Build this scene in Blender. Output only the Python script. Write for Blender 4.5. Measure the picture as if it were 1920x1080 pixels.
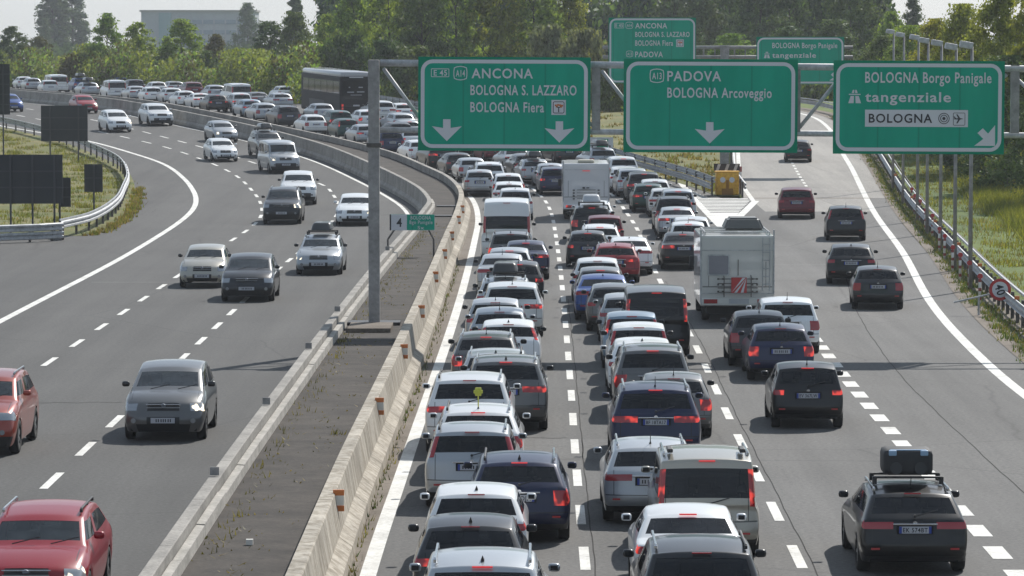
import bpy, bmesh, math, random
import numpy as np
from mathutils import Matrix, Vector
R = math.radians
for o in list(bpy.data.objects): bpy.data.objects.remove(o)
scene = bpy.context.scene
random.seed(7)
# ---------------------------------------------------------------- camera, sky, sun, exposure
EYE = 8.6; FOC = 7190.0; DIP = math.atan((540-85)/FOC)
cam_data = bpy.data.cameras.new('camera'); cam = bpy.data.objects.new('camera', cam_data)
scene.collection.objects.link(cam)
cam.location = (0, 0, EYE); cam.rotation_euler = (math.pi/2-DIP, 0, 0)
cam_data.sensor_width = 36; cam_data.lens = 36*FOC/1920; cam_data.clip_start = 0.5; cam_data.clip_end = 6000
scene.camera = cam
SUN_EL, SUN_AZ = 43.0, 27.8          # azimuth measured from +Y towards +X
world = bpy.data.worlds.new('World'); scene.world = world; world.use_nodes = True
wn = world.node_tree.nodes; wl = world.node_tree.links
sky = wn.new('ShaderNodeTexSky'); sky.sky_type = 'NISHITA'; sky.sun_disc = False
sky.sun_elevation = R(SUN_EL); sky.sun_rotation = R(SUN_AZ); sky.air_density = 1.0; sky.dust_density = 0.6; sky.ozone_density = 1.0
bg = wn['Background']; bg.inputs[1].default_value = 0.085
hsv = wn.new('ShaderNodeHueSaturation'); hsv.inputs['Saturation'].default_value = 0.55     # milky summer haze
wl.new(sky.outputs[0], hsv.inputs['Color']); veil = wn.new('ShaderNodeMix'); veil.data_type = 'RGBA'; veil.inputs[0].default_value = 0.45
wl.new(hsv.outputs[0], veil.inputs[6]); veil.inputs[7].default_value = (4.3, 5.6, 7.2, 1); wl.new(veil.outputs[2], bg.inputs[0])
sd = bpy.data.lights.new('sun', 'SUN'); sd.energy = 4.2; sd.angle = R(0.6); sd.color = (1.0, 0.96, 0.90)
sun = bpy.data.objects.new('sun', sd); scene.collection.objects.link(sun)
sv = Vector((math.sin(R(SUN_AZ))*math.cos(R(SUN_EL)), math.cos(R(SUN_AZ))*math.cos(R(SUN_EL)), math.sin(R(SUN_EL))))
sun.rotation_euler = sv.to_track_quat('Z', 'Y').to_euler(); sun.location = (60, 120, 120)
vs = scene.view_settings; vs.view_transform = 'Standard'; vs.look = 'None'; vs.exposure = 0.36; vs.gamma = 1.0
try: vs.use_curve_mapping = False
except Exception: pass
scene.cycles.max_bounces = 6; scene.cycles.volume_bounces = 0; scene.cycles.transparent_max_bounces = 8
# ---------------------------------------------------------------- helpers
COL = scene.collection
def tag(o, label=None, cat=None, group=None, kind=None):
    if label: o['label'] = label
    if cat: o['category'] = cat
    if group: o['group'] = group
    if kind: o['kind'] = kind
    return o
def empty(name, loc=(0, 0, 0), rz=0.0):
    o = bpy.data.objects.new(name, None); COL.objects.link(o)
    o.location = loc; o.rotation_euler = (0, 0, rz); o.empty_display_size = 0.3
    return o
def mesh_from(name, V, Fc, smooth=False, mats=None, mi=None):
    m = bpy.data.meshes.new(name)
    m.from_pydata([tuple(v) for v in V], [], [tuple(f) for f in Fc]); 
    if smooth: m.polygons.foreach_set('use_smooth', [True]*len(m.polygons))
    for k in (mats or []): m.materials.append(k)
    if mi is not None: m.polygons.foreach_set('material_index', mi)
    m.update(); return m
def link(name, me, parent=None, loc=None, mat=None):
    o = bpy.data.objects.new(name, me); COL.objects.link(o)
    if parent is not None: o.parent = parent
    if loc is not None: o.location = loc
    if mat is not None:
        if len(me.materials) == 0: me.materials.append(mat)
        else: o.material_slots[0].link = 'OBJECT'; o.material_slots[0].material = mat
    return o
class MB:                              # collects boxes, tubes, prisms into one mesh
    def __init__(s): s.V = []; s.F = []; s.M = []; s.cur = 0
    def add(s, V, Fc):
        b = len(s.V); s.V += [tuple(v) for v in V]
        for f in Fc: s.F.append(tuple(i+b for i in f)); s.M.append(s.cur)
        return s
    def box(s, c, d, m=None, bev=0.0):
        x, y, z = d[0]/2, d[1]/2, d[2]/2
        if bev:
            bm = bmesh.new(); bmesh.ops.create_cube(bm, size=1.0)
            for v in bm.verts: v.co = Vector((v.co.x*d[0], v.co.y*d[1], v.co.z*d[2]))
            bmesh.ops.bevel(bm, geom=bm.edges[:], offset=bev, segments=2, profile=0.6, affect='EDGES')
            V = [v.co.copy() for v in bm.verts]; bm.verts.index_update(); Fc = [[v.index for v in f.verts] for f in bm.faces]; bm.free()
        else:
            V = [Vector((i*x, j*y, k*z)) for i in (-1, 1) for j in (-1, 1) for k in (-1, 1)]
            Fc = [(0, 1, 3, 2), (4, 6, 7, 5), (0, 4, 5, 1), (2, 3, 7, 6), (0, 2, 6, 4), (1, 5, 7, 3)]
        if m is not None: V = [m @ v for v in V]
        return s.add([Vector(c)+v for v in V], Fc)
    def tube(s, p, q, r, n=10, r2=None, caps=True):
        p, q = Vector(p), Vector(q); d = (q-p).normalized(); r2 = r if r2 is None else r2
        a = d.orthogonal().normalized(); b = d.cross(a)
        V = []
        for c, rr in ((p, r), (q, r2)):
            V += [c+(a*math.cos(2*math.pi*i/n)+b*math.sin(2*math.pi*i/n))*rr for i in range(n)]
        Fc = [(i, (i+1) % n, n+(i+1) % n, n+i) for i in range(n)]
        if caps: Fc += [tuple(range(n-1, -1, -1)), tuple(range(n, 2*n))]
        return s.add(V, Fc)
    def flat(s, P, y):                 # polygon in the x-z plane facing -Y
        a = sum(P[i-1][0]*P[i][1]-P[i][0]*P[i-1][1] for i in range(len(P)))
        if a < 0: P = P[::-1]
        return s.add([(p[0], y, p[1]) for p in P], [tuple(range(len(P)))])
    def ring(s, A, B, y):
        n = len(A)
        return s.add([(p[0], y, p[1]) for p in A+B], [(i, (i+1) % n, n+(i+1) % n, n+i) for i in range(n)])
    def build(s, name, mat, parent=None, smooth=False, loc=None):
        mats = mat if isinstance(mat, (list, tuple)) else [mat]
        me = mesh_from(name, s.V, s.F, smooth, mats, s.M)
        return link(name, me, parent, loc)
def rrect(x0, z0, x1, z1, r, n=6):
    P = []
    for cx, cz, a in ((x1-r, z0+r, -90), (x1-r, z1-r, 0), (x0+r, z1-r, 90), (x0+r, z0+r, 180)):
        for i in range(n+1):
            t = R(a+90*i/n); P.append((cx+r*math.cos(t), cz+r*math.sin(t)))
    return P
# ---- terrain height along the road (the carriageways climb away from the camera)
KN = [(150, 0, 0), (235, 1.0, .025), (270, 2.05, .033), (300, 3.0, .026), (330, 3.45, .008), (400, 3.8, .004), (600, 4.2, 0)]
def g(y):
    if y <= 150: return 0.0
    if y >= 600: return 4.2
    for (a, za, ma), (b, zb, mb) in zip(KN, KN[1:]):
        if y <= b:
            h = b-a; t = (y-a)/h
            return (2*t**3-3*t*t+1)*za+(t**3-2*t*t+t)*h*ma+(-2*t**3+3*t*t)*zb+(t**3-t*t)*h*mb
CP, SP = math.cos(DIP), math.sin(DIP)
def at(px, py, Y):                     # point in metres at depth Y seen at that place of the survey photograph
    u = (px-960)/FOC; v = (540-py)/FOC; t = Y/(CP+v*SP)
    return Vector((u*t, Y, EYE+(-SP+v*CP)*t))
def on_ground(px, py, h=0.0):
    lo, hi = 30.0, 30.0
    f = lambda Y: at(px, py, Y).z-(g(Y)+h)
    while f(hi) > 0 and hi < 900: hi += 1
    lo = hi-1
    for _ in range(30):
        m = (lo+hi)/2
        if f(m) > 0: lo = m
        else: hi = m
    return at(px, py, lo)
def cr(P, y):                          # smooth x of a plan curve at station y
    if y <= P[0][1]:
        a, b = P[0], P[1]; return a[0]+(y-a[1])*(b[0]-a[0])/(b[1]-a[1])
    n = len(P)
    sl = lambda j: (P[min(n-1, j+1)][0]-P[max(0, j-1)][0])/(P[min(n-1, j+1)][1]-P[max(0, j-1)][1])
    for i in range(n-1):
        a, b = P[i], P[i+1]
        if y <= b[1]:
            h = b[1]-a[1]; t = (y-a[1])/h
            return (2*t**3-3*t*t+1)*a[0]+(t**3-2*t*t+t)*h*sl(i)+(-2*t**3+3*t*t)*b[0]+(t**3-t*t)*h*sl(i+1)
    a, b = P[-2], P[-1]; return b[0]+(y-b[1])*(b[0]-a[0])/(b[1]-a[1])
def path(P, y0, y1, step=2.0):
    n = max(2, int((y1-y0)/step)+1)
    return [(cr(P, y0+(y1-y0)*i/(n-1)), y0+(y1-y0)*i/(n-1)) for i in range(n)]
def offset(pts, d):                    # parallel curve, +d to the right of travel
    out = []
    for i, p in enumerate(pts):
        a, b = pts[max(0, i-1)], pts[min(len(pts)-1, i+1)]
        dx, dy = b[0]-a[0], b[1]-a[1]; L = math.hypot(dx, dy) or 1
        out.append((p[0]+dy/L*d, p[1]-dx/L*d))
    return out
def sweep(pts, prof, closed=True, zf=g):
    V, Fc = [], []; n = len(prof)
    for i, p in enumerate(pts):
        a, b = pts[max(0, i-1)], pts[min(len(pts)-1, i+1)]
        dx, dy = b[0]-a[0], b[1]-a[1]; L = math.hypot(dx, dy) or 1
        for u, z in prof: V.append((p[0]+dy/L*u, p[1]-dx/L*u, zf(p[1])+z))
    m = n if closed else n-1
    for i in range(len(pts)-1):
        for k in range(m):
            Fc.append((i*n+k, i*n+(k+1) % n, (i+1)*n+(k+1) % n, (i+1)*n+k))
    if closed: Fc += [tuple(range(n)), tuple(range((len(pts)-1)*n+n-1, (len(pts)-1)*n-1, -1))]
    return V, Fc
# ---------------------------------------------------------------- materials
MATS = {}
def mat(name, col, rough=0.6, metal=0.0, coat=0.0, spec=0.5, emit=None, es=0.0):
    if name in MATS: return MATS[name]
    m = bpy.data.materials.new(name); m.use_nodes = True; b = m.node_tree.nodes['Principled BSDF']
    b.inputs['Base Color'].default_value = (*col, 1); b.inputs['Roughness'].default_value = rough
    b.inputs['Metallic'].default_value = metal; b.inputs['Coat Weight'].default_value = coat; b.inputs['Coat Roughness'].default_value = 0.04
    b.inputs['Specular IOR Level'].default_value = spec
    if emit: b.inputs['Emission Color'].default_value = (*emit, 1); b.inputs['Emission Strength'].default_value = es
    MATS[name] = m; return m
class NT:
    def __init__(s, name, **k):
        s.m = mat(name, k.pop('col', (.5, .5, .5)), **k); s.t = s.m.node_tree; s.b = s.t.nodes['Principled BSDF']
    def n(s, typ, **k):
        q = s.t.nodes.new(typ)
        for a, v in k.items():
            if a.startswith('_'): q.inputs[int(a[1:])].default_value = v
            else: setattr(q, a, v)
        return q
    def l(s, a, b): s.t.links.new(a, b)
    def coord(s, sc=(1, 1, 1)):
        c = s.n('ShaderNodeTexCoord'); mp = s.n('ShaderNodeMapping'); mp.inputs['Scale'].default_value = sc
        s.l(c.outputs['Object'], mp.inputs[0]); return mp.outputs[0]
    def noise(s, vec, scale, detail=4, rough=.55):
        q = s.n('ShaderNodeTexNoise'); q.inputs['Scale'].default_value = scale; q.inputs['Detail'].default_value = detail; q.inputs['Roughness'].default_value = rough
        s.l(vec, q.inputs['Vector']); return q.outputs[0]
    def ramp(s, f, stops):
        q = s.n('ShaderNodeValToRGB'); e = q.color_ramp.elements
        while len(e) < len(stops): e.new(.5)
        for k, (p, c) in zip(e, stops): k.position = p; k.color = (*c, 1) if len(c) == 3 else c
        s.l(f, q.inputs[0]); return q.outputs[0]
    def mix(s, f, a, b, mode='MIX'):
        q = s.n('ShaderNodeMix', data_type='RGBA', blend_type=mode)
        for k, v in ((0, f), (6, a), (7, b)):
            if isinstance(v, (int, float)): q.inputs[k].default_value = v
            elif isinstance(v, tuple): q.inputs[k].default_value = (*v, 1)
            else: s.l(v, q.inputs[k])
        return q.outputs[2]
    def bump(s, h, st=.3, d=.02):
        q = s.n('ShaderNodeBump'); q.inputs['Strength'].default_value = st; q.inputs['Distance'].default_value = d
        s.l(h, q.inputs['Height']); s.l(q.outputs[0], s.b.inputs['Normal'])
    def col(s, c): s.l(c, s.b.inputs['Base Color'])
def g3(v, t=(1, 1, 1)): return (v*t[0], v*t[1], v*t[2])
def asphalt(name, lo, hi, tint=(1, .99, .96)):
    k = NT(name, rough=.82, spec=.35); v = k.coord()
    big = k.noise(k.coord((.62, .018, 1)), 1.0, 6, .65)       # long tyre streaks
    blot = k.noise(v, .16, 5); fine = k.noise(v, 11.0, 4, .8)
    c = k.ramp(big, [(.3, g3(lo*.78, tint)), (.7, g3(hi*1.12, (tint[0], tint[1]*.985, tint[2]*.965)))])
    c = k.mix(.28, c, k.ramp(blot, [(.35, g3(lo*.9, tint)), (.65, g3(hi*1.05, tint))]))
    c = k.mix(.75, c, k.ramp(fine, [(.32, (.22, .22, .22)), (.70, (.78, .78, .78))]), 'OVERLAY')
    vo = k.n('ShaderNodeTexVoronoi', feature='DISTANCE_TO_EDGE'); vo.inputs['Scale'].default_value = .11
    wob = k.n('ShaderNodeMix', data_type='VECTOR'); wob.inputs[0].default_value = .25
    nz = k.n('ShaderNodeTexNoise'); nz.inputs['Scale'].default_value = .5; k.l(v, nz.inputs['Vector'])
    k.l(v, wob.inputs[4]); k.l(nz.outputs['Color'], wob.inputs[5]); k.l(wob.outputs[1], vo.inputs['Vector'])
    cr_ = k.ramp(vo.outputs['Distance'], [(0.0, (.45, .45, .45)), (.0045, (1, 1, 1))])
    c = k.mix(.6, c, cr_, 'MULTIPLY')
    k.col(c); k.bump(fine, .25, .01); return k.m
M_AL = asphalt('asphalt_old', .053, .077); M_AR = asphalt('asphalt_worn', .072, .122, (1, .985, .955))
M_RAMP = asphalt('concrete_pavement', .22, .28, (1, .95, .88))
def speckle(name, a, b, sc=1.5, rough=.9, sc2=14, spec=.3, bump=.3):
    k = NT(name, rough=rough, spec=spec); v = k.coord()
    c = k.ramp(k.noise(v, sc, 6, .65), [(.32, a), (.68, b)])
    f = k.noise(v, sc2, 3, .7)
    c = k.mix(.6, c, k.ramp(f, [(.3, (.28, .28, .28)), (.7, (.75, .75, .75))]), 'OVERLAY'); k.col(c)
    if bump: k.bump(f, bump, .02)
    return k.m
M_MED = speckle('median_soil', (.026, .022, .019), (.066, .056, .047), .9)
M_CONC = speckle('concrete', (.19, .18, .165), (.34, .32, .29), .8)
def stained():
    k = NT('concrete_stained', rough=.9, spec=.3); v = k.coord()
    c = k.ramp(k.noise(v, .45, 6, .65), [(.3, (.27, .245, .205)), (.7, (.50, .455, .385))])
    c = k.mix(.8, c, k.ramp(k.noise(k.coord((2.2, 2.2, .35)), 1.6, 6, .7), [(.38, (.46, .43, .38)), (.60, (1.05, 1.05, 1.05))]), 'MULTIPLY')      # rain streaks
    f = k.noise(v, 14, 3, .7); c = k.mix(.5, c, k.ramp(f, [(.3, (.3, .3, .3)), (.7, (.72, .72, .72))]), 'OVERLAY'); k.col(c); k.bump(f, .3, .02); return k.m
M_TAN = stained()
M_CTOP = speckle('concrete_top', (.26, .25, .225), (.42, .395, .36), 1.2)
M_WHITE = speckle('road_paint', (.50, .49, .46), (.72, .71, .67), .8, .75, 9, .3, 0)
M_GRAVEL = speckle('edge_dirt', (.11, .09, .07), (.20, .17, .14), .5)
M_GRASS = speckle('grass_ground', (.05, .085, .015), (.12, .155, .035), .12, .95, 2.5)
M_DRY = speckle('dry_grass', (.065, .095, .022), (.20, .165, .065), .25, .95, 3)
M_STEEL = speckle('galvanised_steel', (.30, .31, .32), (.46, .47, .48), 1.0, .5, 6, .5, 0)
M_POST = speckle('dark_steel', (.055, .05, .045), (.12, .11, .10), 1.0, .7, 6, .4, 0)
M_POLE = speckle('painted_steel', (.20, .195, .19), (.30, .29, .28), .6, .55, 4, .5, 0)
M_BACK = mat('sign_back', (.028, .032, .036), .75); M_FRAME = mat('sign_frame', (.045, .048, .052), .6)
def sign_face():
    k = NT('sign_green', rough=.6, spec=.15); v = k.coord()
    c = k.ramp(k.noise(k.coord((.8, 1, .25)), 1.3, 4), [(.3, (.0, .28, .185)), (.7, (.004, .345, .23))])
    w = k.n('ShaderNodeTexWave', wave_type='BANDS', bands_direction='X'); w.inputs['Scale'].default_value = .27; k.l(v, w.inputs['Vector'])
    k.col(k.mix(1.0, c, k.ramp(w.outputs[0], [(0, (.72, .74, .74)), (.006, (1, 1, 1))]), 'MULTIPLY')); return k.m
M_GREEN = sign_face(); M_GREEN2 = mat('sign_green_edge', (.0, .22, .125), .6, spec=.15)
M_SW = mat('sign_white', (.56, .57, .60), .5); M_SK = mat('sign_black', (.012, .013, .018), .5); M_SR = mat('sign_red', (.42, .03, .03), .5)
M_ORANGE = mat('reflector_orange', (.52, .15, .03), .5); M_REFW = mat('reflector_white', (.68, .66, .60), .5); M_REDP = mat('post_red', (.26, .06, .05), .6)
M_YEL = speckle('yellow_plastic', (.55, .27, .012), (.70, .38, .02), 2.0, .5, 8, .5, 0)
M_BLK = mat('black_plastic', (.018, .018, .019), .5); M_RUB = mat('tyre_rubber', (.013, .013, .013), .85); M_RIM = mat('wheel_rim', (.36, .37, .38), .35, .7)
M_UNDER = mat('underbody', (.012, .012, .012), .9); M_MIR = mat('mirror_shell', (.02, .02, .021), .3)
def glass(name, c, r, see=.26):
    k = NT(name, rough=r, spec=.45); v = k.coord()
    k.col(k.ramp(k.noise(v, 2.2, 2), [(.4, c), (.62, tuple(x*2.2+.006 for x in c)), (.75, tuple(x*1.2 for x in c))]))
    tr = k.n('ShaderNodeBsdfTransparent'); tr.inputs[0].default_value = (.52, .57, .56, 1); mx = k.n('ShaderNodeMixShader'); mx.inputs[0].default_value = see
    out = [n for n in k.t.nodes if n.type == 'OUTPUT_MATERIAL'][0]; k.l(k.b.outputs[0], mx.inputs[1]); k.l(tr.outputs[0], mx.inputs[2]); k.l(mx.outputs[0], out.inputs[0]); return k.m
M_GL = glass('car_glass', (.006, .007, .009), .06); M_GLW = glass('windscreen_glass', (.014, .018, .021), .05, .2); M_GLD = glass('dark_glass', (.008, .009, .011), .06, .0)
M_TL = mat('tail_light_red', (.30, .012, .018), .15, coat=.6)
def lit_lamp():
    k = NT('tail_light_lit', col=(.32, .012, .018), rough=.2, coat=.5); f = k.noise(k.coord(), 5.5, 1)
    e = k.ramp(f, [(.5, (0, 0, 0)), (.62, (1, .07, .04))]); k.l(e, k.b.inputs['Emission Color']); k.b.inputs['Emission Strength'].default_value = .55; return k.m
M_TLB = lit_lamp()
M_BRK = mat('brake_lamp_lit', (.45, .012, .02), .3, emit=(1, .05, .05), es=.3)
M_HL = mat('head_light', (.30, .32, .34), .1, .5, coat=1.0)
def lit_head():
    k = NT('head_light_lit', col=(.40, .41, .42), rough=.1, coat=1.0, metal=.3); f = k.noise(k.coord(), 6.0, 1)
    k.l(k.ramp(f, [(.52, (0, 0, 0)), (.6, (1, .86, .6))]), k.b.inputs['Emission Color']); k.b.inputs['Emission Strength'].default_value = 1.6; return k.m
M_HLB = lit_head()
M_PLW = mat('plate_white', (.40, .41, .44), .5); M_PLB = mat('plate_blue', (.02, .05, .28), .5); M_CHR = mat('chrome', (.55, .56, .58), .18, 1.0)
def paint(name, c, metal=0.0, rough=.32):
    k = NT('paint_'+name, rough=rough, metal=metal, coat=.75 if sum(c) > .3 else .5, spec=.5 if sum(c) > .3 else .25)
    oi = k.n('ShaderNodeObjectInfo'); hs = k.n('ShaderNodeHueSaturation'); hs.inputs['Color'].default_value = (*c, 1)
    mr = k.n('ShaderNodeMapRange'); mr.inputs['To Min'].default_value = .86; mr.inputs['To Max'].default_value = 1.1
    k.l(oi.outputs['Random'], mr.inputs[0]); k.l(mr.outputs[0], hs.inputs['Value'])
    dirt = k.ramp(k.noise(k.coord(), 1.6, 5), [(.45, (0, 0, 0)), (.85, (.045, .045, .045))])
    c = k.mix(dirt, hs.outputs[0], (.22, .20, .17))
    tc = k.n('ShaderNodeTexCoord'); sx = k.n('ShaderNodeSeparateXYZ'); k.l(tc.outputs['Generated'], sx.inputs[0])      # shut lines of doors and tailgate
    def m(op, a, b=None):
        q = k.n('ShaderNodeMath', operation=op)
        for i, v in enumerate((a, b)):
            if v is None: continue
            if isinstance(v, (int, float)): q.inputs[i].default_value = v
            else: k.l(v, q.inputs[i])
        return q.outputs[0]
    X, Y, Z = sx.outputs; ax = m('ABSOLUTE', m('SUBTRACT', X, .5))
    near = lambda v, c_, w: m('LESS_THAN', m('ABSOLUTE', m('SUBTRACT', v, c_)), w)
    rear = m('LESS_THAN', Y, .07); low = m('LESS_THAN', Z, .63); hi = m('GREATER_THAN', Z, .27)
    tg = m('MULTIPLY', m('MULTIPLY', rear, low), m('MULTIPLY', hi, near(ax, .385, .0045))); bh = m('MULTIPLY', rear, m('MULTIPLY', near(Z, .275, .008), m('LESS_THAN', ax, .47)))
    side = m('MULTIPLY', m('GREATER_THAN', ax, .43), m('MULTIPLY', low, m('GREATER_THAN', Z, .2)))
    dr = m('MULTIPLY', side, m('MAXIMUM', near(Y, .50, .0022), m('MAXIMUM', near(Y, .28, .0022), near(Y, .72, .0022))))
    hd = m('MULTIPLY', m('MULTIPLY', m('GREATER_THAN', Y, .76), m('GREATER_THAN', Z, .5)), near(ax, .40, .005))
    seam = m('MAXIMUM', m('MAXIMUM', tg, bh), m('MAXIMUM', dr, hd)); k.col(k.mix(m('MULTIPLY', seam, .8), c, (.01, .01, .01))); return k.m
PAINT = dict(w=paint('white', (.70, .71, .71)), s=paint('silver', (.36, .38, .40), .45, .35), g=paint('grey', (.105, .105, .104), .4), d=paint('dark_grey', (.030, .031, .034), .3),
    k=paint('black', (.006, .006, .007)), n=paint('navy', (.012, .018, .055), .2), b=paint('light_blue', (.22, .30, .38), .35), r=paint('red', (.26, .012, .020)),
    m=paint('dark_red', (.14, .014, .022), .2), o=paint('orange_red', (.30, .035, .014), .25), e=paint('beige', (.36, .34, .29), .35), u=paint('blue', (.02, .06, .22), .25), t=paint('green', (.015, .05, .042), .2))
# ---------------------------------------------------------------- plan curves of the two carriageways (metres)
LB = [(-5.45, 40), (-5.42, 70), (-5.33, 86), (-5.2, 104), (-4.93, 132), (-4.6, 154), (-4.22, 177), (-4.2, 186), (-5.3, 201), (-8.4, 224), (-12.3, 246), (-17.8, 267), (-25.4, 290), (-33.8, 316), (-43.9, 344), (-58, 385), (-75, 432)]
RB = [(-3.27, 40), (-3.25, 68), (-3.12, 86), (-2.97, 106), (-2.86, 129), (-2.76, 154), (-2.62, 180), (-2.75, 195), (-3.6, 209), (-5.1, 221), (-7.6, 237), (-11.3, 252), (-15.0, 264), (-22.3, 287), (-30.9, 313), (-41, 341), (-55.2, 382), (-72.2, 429)]
LE = [(-16.05, 40), (-15.97, 119), (-15.82, 149), (-15.86, 170), (-15.95, 184), (-16.2, 194), (-16.7, 202.5), (-17.6, 212), (-19.3, 225.5), (-21.7, 240), (-24.5, 251), (-29.5, 267), (-33.9, 277), (-38.4, 287), (-48, 312), (-64, 360), (-84, 420)]
LD1 = [(-9.1, 45), (-9.1, 81), (-9.05, 121), (-9.0, 147), (-8.67, 173), (-8.66, 186), (-8.85, 196), (-9.75, 209), (-11.0, 220), (-16.0, 241), (-20.2, 257), (-29.5, 287), (-46, 335), (-62, 381)]
LD2 = [(-12.65, 45), (-12.6, 100), (-12.5, 139), (-12.37, 164), (-12.21, 182), (-12.65, 194), (-14.2, 211), (-17.2, 233), (-22.4, 256), (-27.9, 273), (-39, 303), (-56, 350), (-72, 396)]
LGR = [(-20.0, 168.7), (-19.3, 176), (-19.6, 190), (-20.6, 204), (-21.7, 217), (-23.9, 234), (-26.9, 248), (-31.3, 265), (-37.8, 283.5), (-50, 313), (-68, 366), (-88, 425)]
RED = [(-2.36, 40), (-2.34, 62), (-2.22, 76), (-1.79, 125), (-1.64, 169), (-1.66, 187), (-2.05, 203), (-2.75, 213), (-4.1, 223), (-6.6, 238), (-10.2, 252), (-21.0, 287), (-29.6, 313), (-39.8, 341), (-54, 382), (-71, 429)]
LN1 = [(1.1, 45), (1.3, 76), (1.47, 95), (1.66, 119), (1.87, 149), (1.98, 177), (1.94, 194), (1.6, 207), (.4, 223), (-3.1, 240), (-8.0, 258), (-16.4, 285), (-26, 315), (-36.5, 347), (-49, 385), (-65, 434)]
LN2 = [(4.6, 45), (4.85, 69), (5.02, 88), (5.28, 111), (5.35, 130), (5.56, 157), (5.8, 177), (5.72, 194), (5.5, 208), (4.4, 224), (1.2, 242), (-3.6, 261), (-12.3, 288), (-22, 319), (-32, 350), (-45, 389)]
LN3 = [(8.05, 45), (8.25, 65), (8.46, 85), (8.64, 99), (8.9, 112), (9.3, 140), (9.7, 172)]
MGR = [(10.9, 204), (9.9, 215), (8.1, 227), (6.6, 236.5), (3.4, 255), (-1.5, 277), (-8.5, 307), (-13.9, 333), (-20.8, 364), (-28.4, 392), (-42, 435)]
RED2 = [(12.3, 40), (12.63, 94), (13.23, 113), (14.15, 130), (16.3, 160), (18.1, 191), (20.8, 234), (21.7, 251), (23.4, 284), (23.3, 304), (20.5, 325), (14, 350)]
RGR = [(14.2, 40), (14.6, 94), (15.3, 113), (16.2, 130), (18.1, 160), (19.9, 191), (22.7, 234), (23.7, 251), (25.3, 284), (25.2, 307), (22.2, 331), (15.2, 358)]
RAL = [(12.8, 204), (13.3, 223), (14.8, 251), (16.6, 284), (16.0, 304), (12.5, 328), (6, 350)]
# ---------------------------------------------------------------- ground and roads
def sheet(name, ys, xl, xr, nx, dz, material, zf=g):
    V, Fc = [], []
    for y in ys:
        a, b = xl(y), xr(y)
        for i in range(nx+1): V.append((a+(b-a)*i/nx, y, zf(y)+dz))
    w = nx+1
    for j in range(len(ys)-1):
        for i in range(nx): Fc.append((j*w+i, j*w+i+1, (j+1)*w+i+1, (j+1)*w+i))
    return tag(link(name, mesh_from(name, V, Fc, True, [material])), kind='structure')
yy = lambda a, b, s: [a+(b-a)*i/max(1, int((b-a)/s)) for i in range(max(1, int((b-a)/s))+1)]
gy = yy(-60, 140, 20)+yy(142, 600, 3)+[640, 700, 800, 1000, 1400, 2200, 4000]
sheet('ground', gy, lambda y: -1500 if y > 600 else -400, lambda y: 1500 if y > 600 else 400, 24, -.08, M_GRASS)
sheet('road', yy(20, 430, 2), lambda y: (cr(LGR, y)-.9 if y > 172 else -60-(172-y)*.3 if y < 160 else -60+(y-160)/12*(cr(LGR, 172)-.9+60)), lambda y: cr(LB, y)+.15, 8, 0, M_AL)
sheet('road', yy(20, 206, 2), lambda y: cr(RB, y)+.1, lambda y: cr(RGR, y)-.8, 8, 0, M_AR)
sheet('road', yy(206, 430, 2), lambda y: cr(RB, y)+.1, lambda y: cr(MGR, y)+.5, 8, 0, M_AR)
sheet('road', yy(206, 350, 2), lambda y: cr(RAL, y)-.4, lambda y: cr(RGR, y)-.8, 6, 0, M_RAMP)
sheet('pavement', yy(193, 206, 2), lambda y: 12.75, lambda y: cr(RED2, y)+.1, 4, .004, M_RAMP)
sheet('verge', yy(20, 345, 3), lambda y: cr(RED2, y)+1.0, lambda y: cr(RGR, y)+.6, 2, .012, M_GRAVEL)
sheet('median', yy(30, 430, 2), lambda y: cr(LB, y)+.38, lambda y: cr(RB, y)+.03, 3, .62, M_MED)
sheet('gutter', yy(40, 230, 2), lambda y: cr(RB, y)+.55, lambda y: cr(RED, y)-.12, 1, .005, M_GRAVEL)
sheet('grass_island', yy(207.5, 345, 3), lambda y: cr(MGR, y)+.5, lambda y: cr(RAL, y)-.45, 4, .02, M_DRY)
sheet('verge', yy(172, 420, 3), lambda y: cr(LGR, y)-9, lambda y: cr(LGR, y)+.35, 4, .012, M_DRY)
def right_bank(y): return g(y)
sheet('grass_bank', yy(40, 300, 4), lambda y: cr(RGR, y)+.6, lambda y: cr(RGR, y)+34, 10, .02, M_GRASS)
# ---------------------------------------------------------------- road markings
def strip(name, pts, w, dz=.006):
    V, Fc = sweep(pts, [(-w/2, dz), (w/2, dz)], False)
    return V, [f[::-1] for f in Fc]
def line(P, y0, y1, w, step=2):
    V, Fc = strip('lane_marking', path(P, y0, y1, step), w)
    tag(link('lane_marking', mesh_from('lane_marking', V, Fc, False, [M_WHITE])), kind='structure')
def dashes(P, y0, y1, period, length, w):
    V, Fc = [], []; y = y0
    while y < y1:
        sl = math.hypot(1, (cr(P, y+1)-cr(P, y-1))/2)
        a, b = strip('d', path(P, y-length/2/sl, y+length/2/sl, 1.5), w)
        k = len(V); V += a; Fc += [tuple(i+k for i in f) for f in b]; y += period/sl
    tag(link('lane_marking', mesh_from('lane_marking', V, Fc, False, [M_WHITE])), kind='structure')
line(LE, 30, 420, .27); line([(x+.75, y) for x, y in [(a-1.5, b) for a, b in LB]], 186, 420, .2); line(RED, 30, 300, .27); line(RED2, 30, 349, .30)
line([(x-1.5, y) for x, y in MGR], 232, 430, .18)
dashes(LD1, 45.5, 380, 6.0, 2.8, .17); dashes(LD2, 45.6, 395, 6.5, 2.8, .17)
dashes(LN1, 46, 400, 6.0, 2.9, .17); dashes(LN2, 45.3, 380, 6.3, 2.9, .18); dashes(LN3, 47, 128, 2.95, 1.6, .34)
dashes([(16.6, 215), (17.4, 235), (18.6, 262), (20, 284)], 218, 284, 3.0, 1.5, .16)
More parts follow.
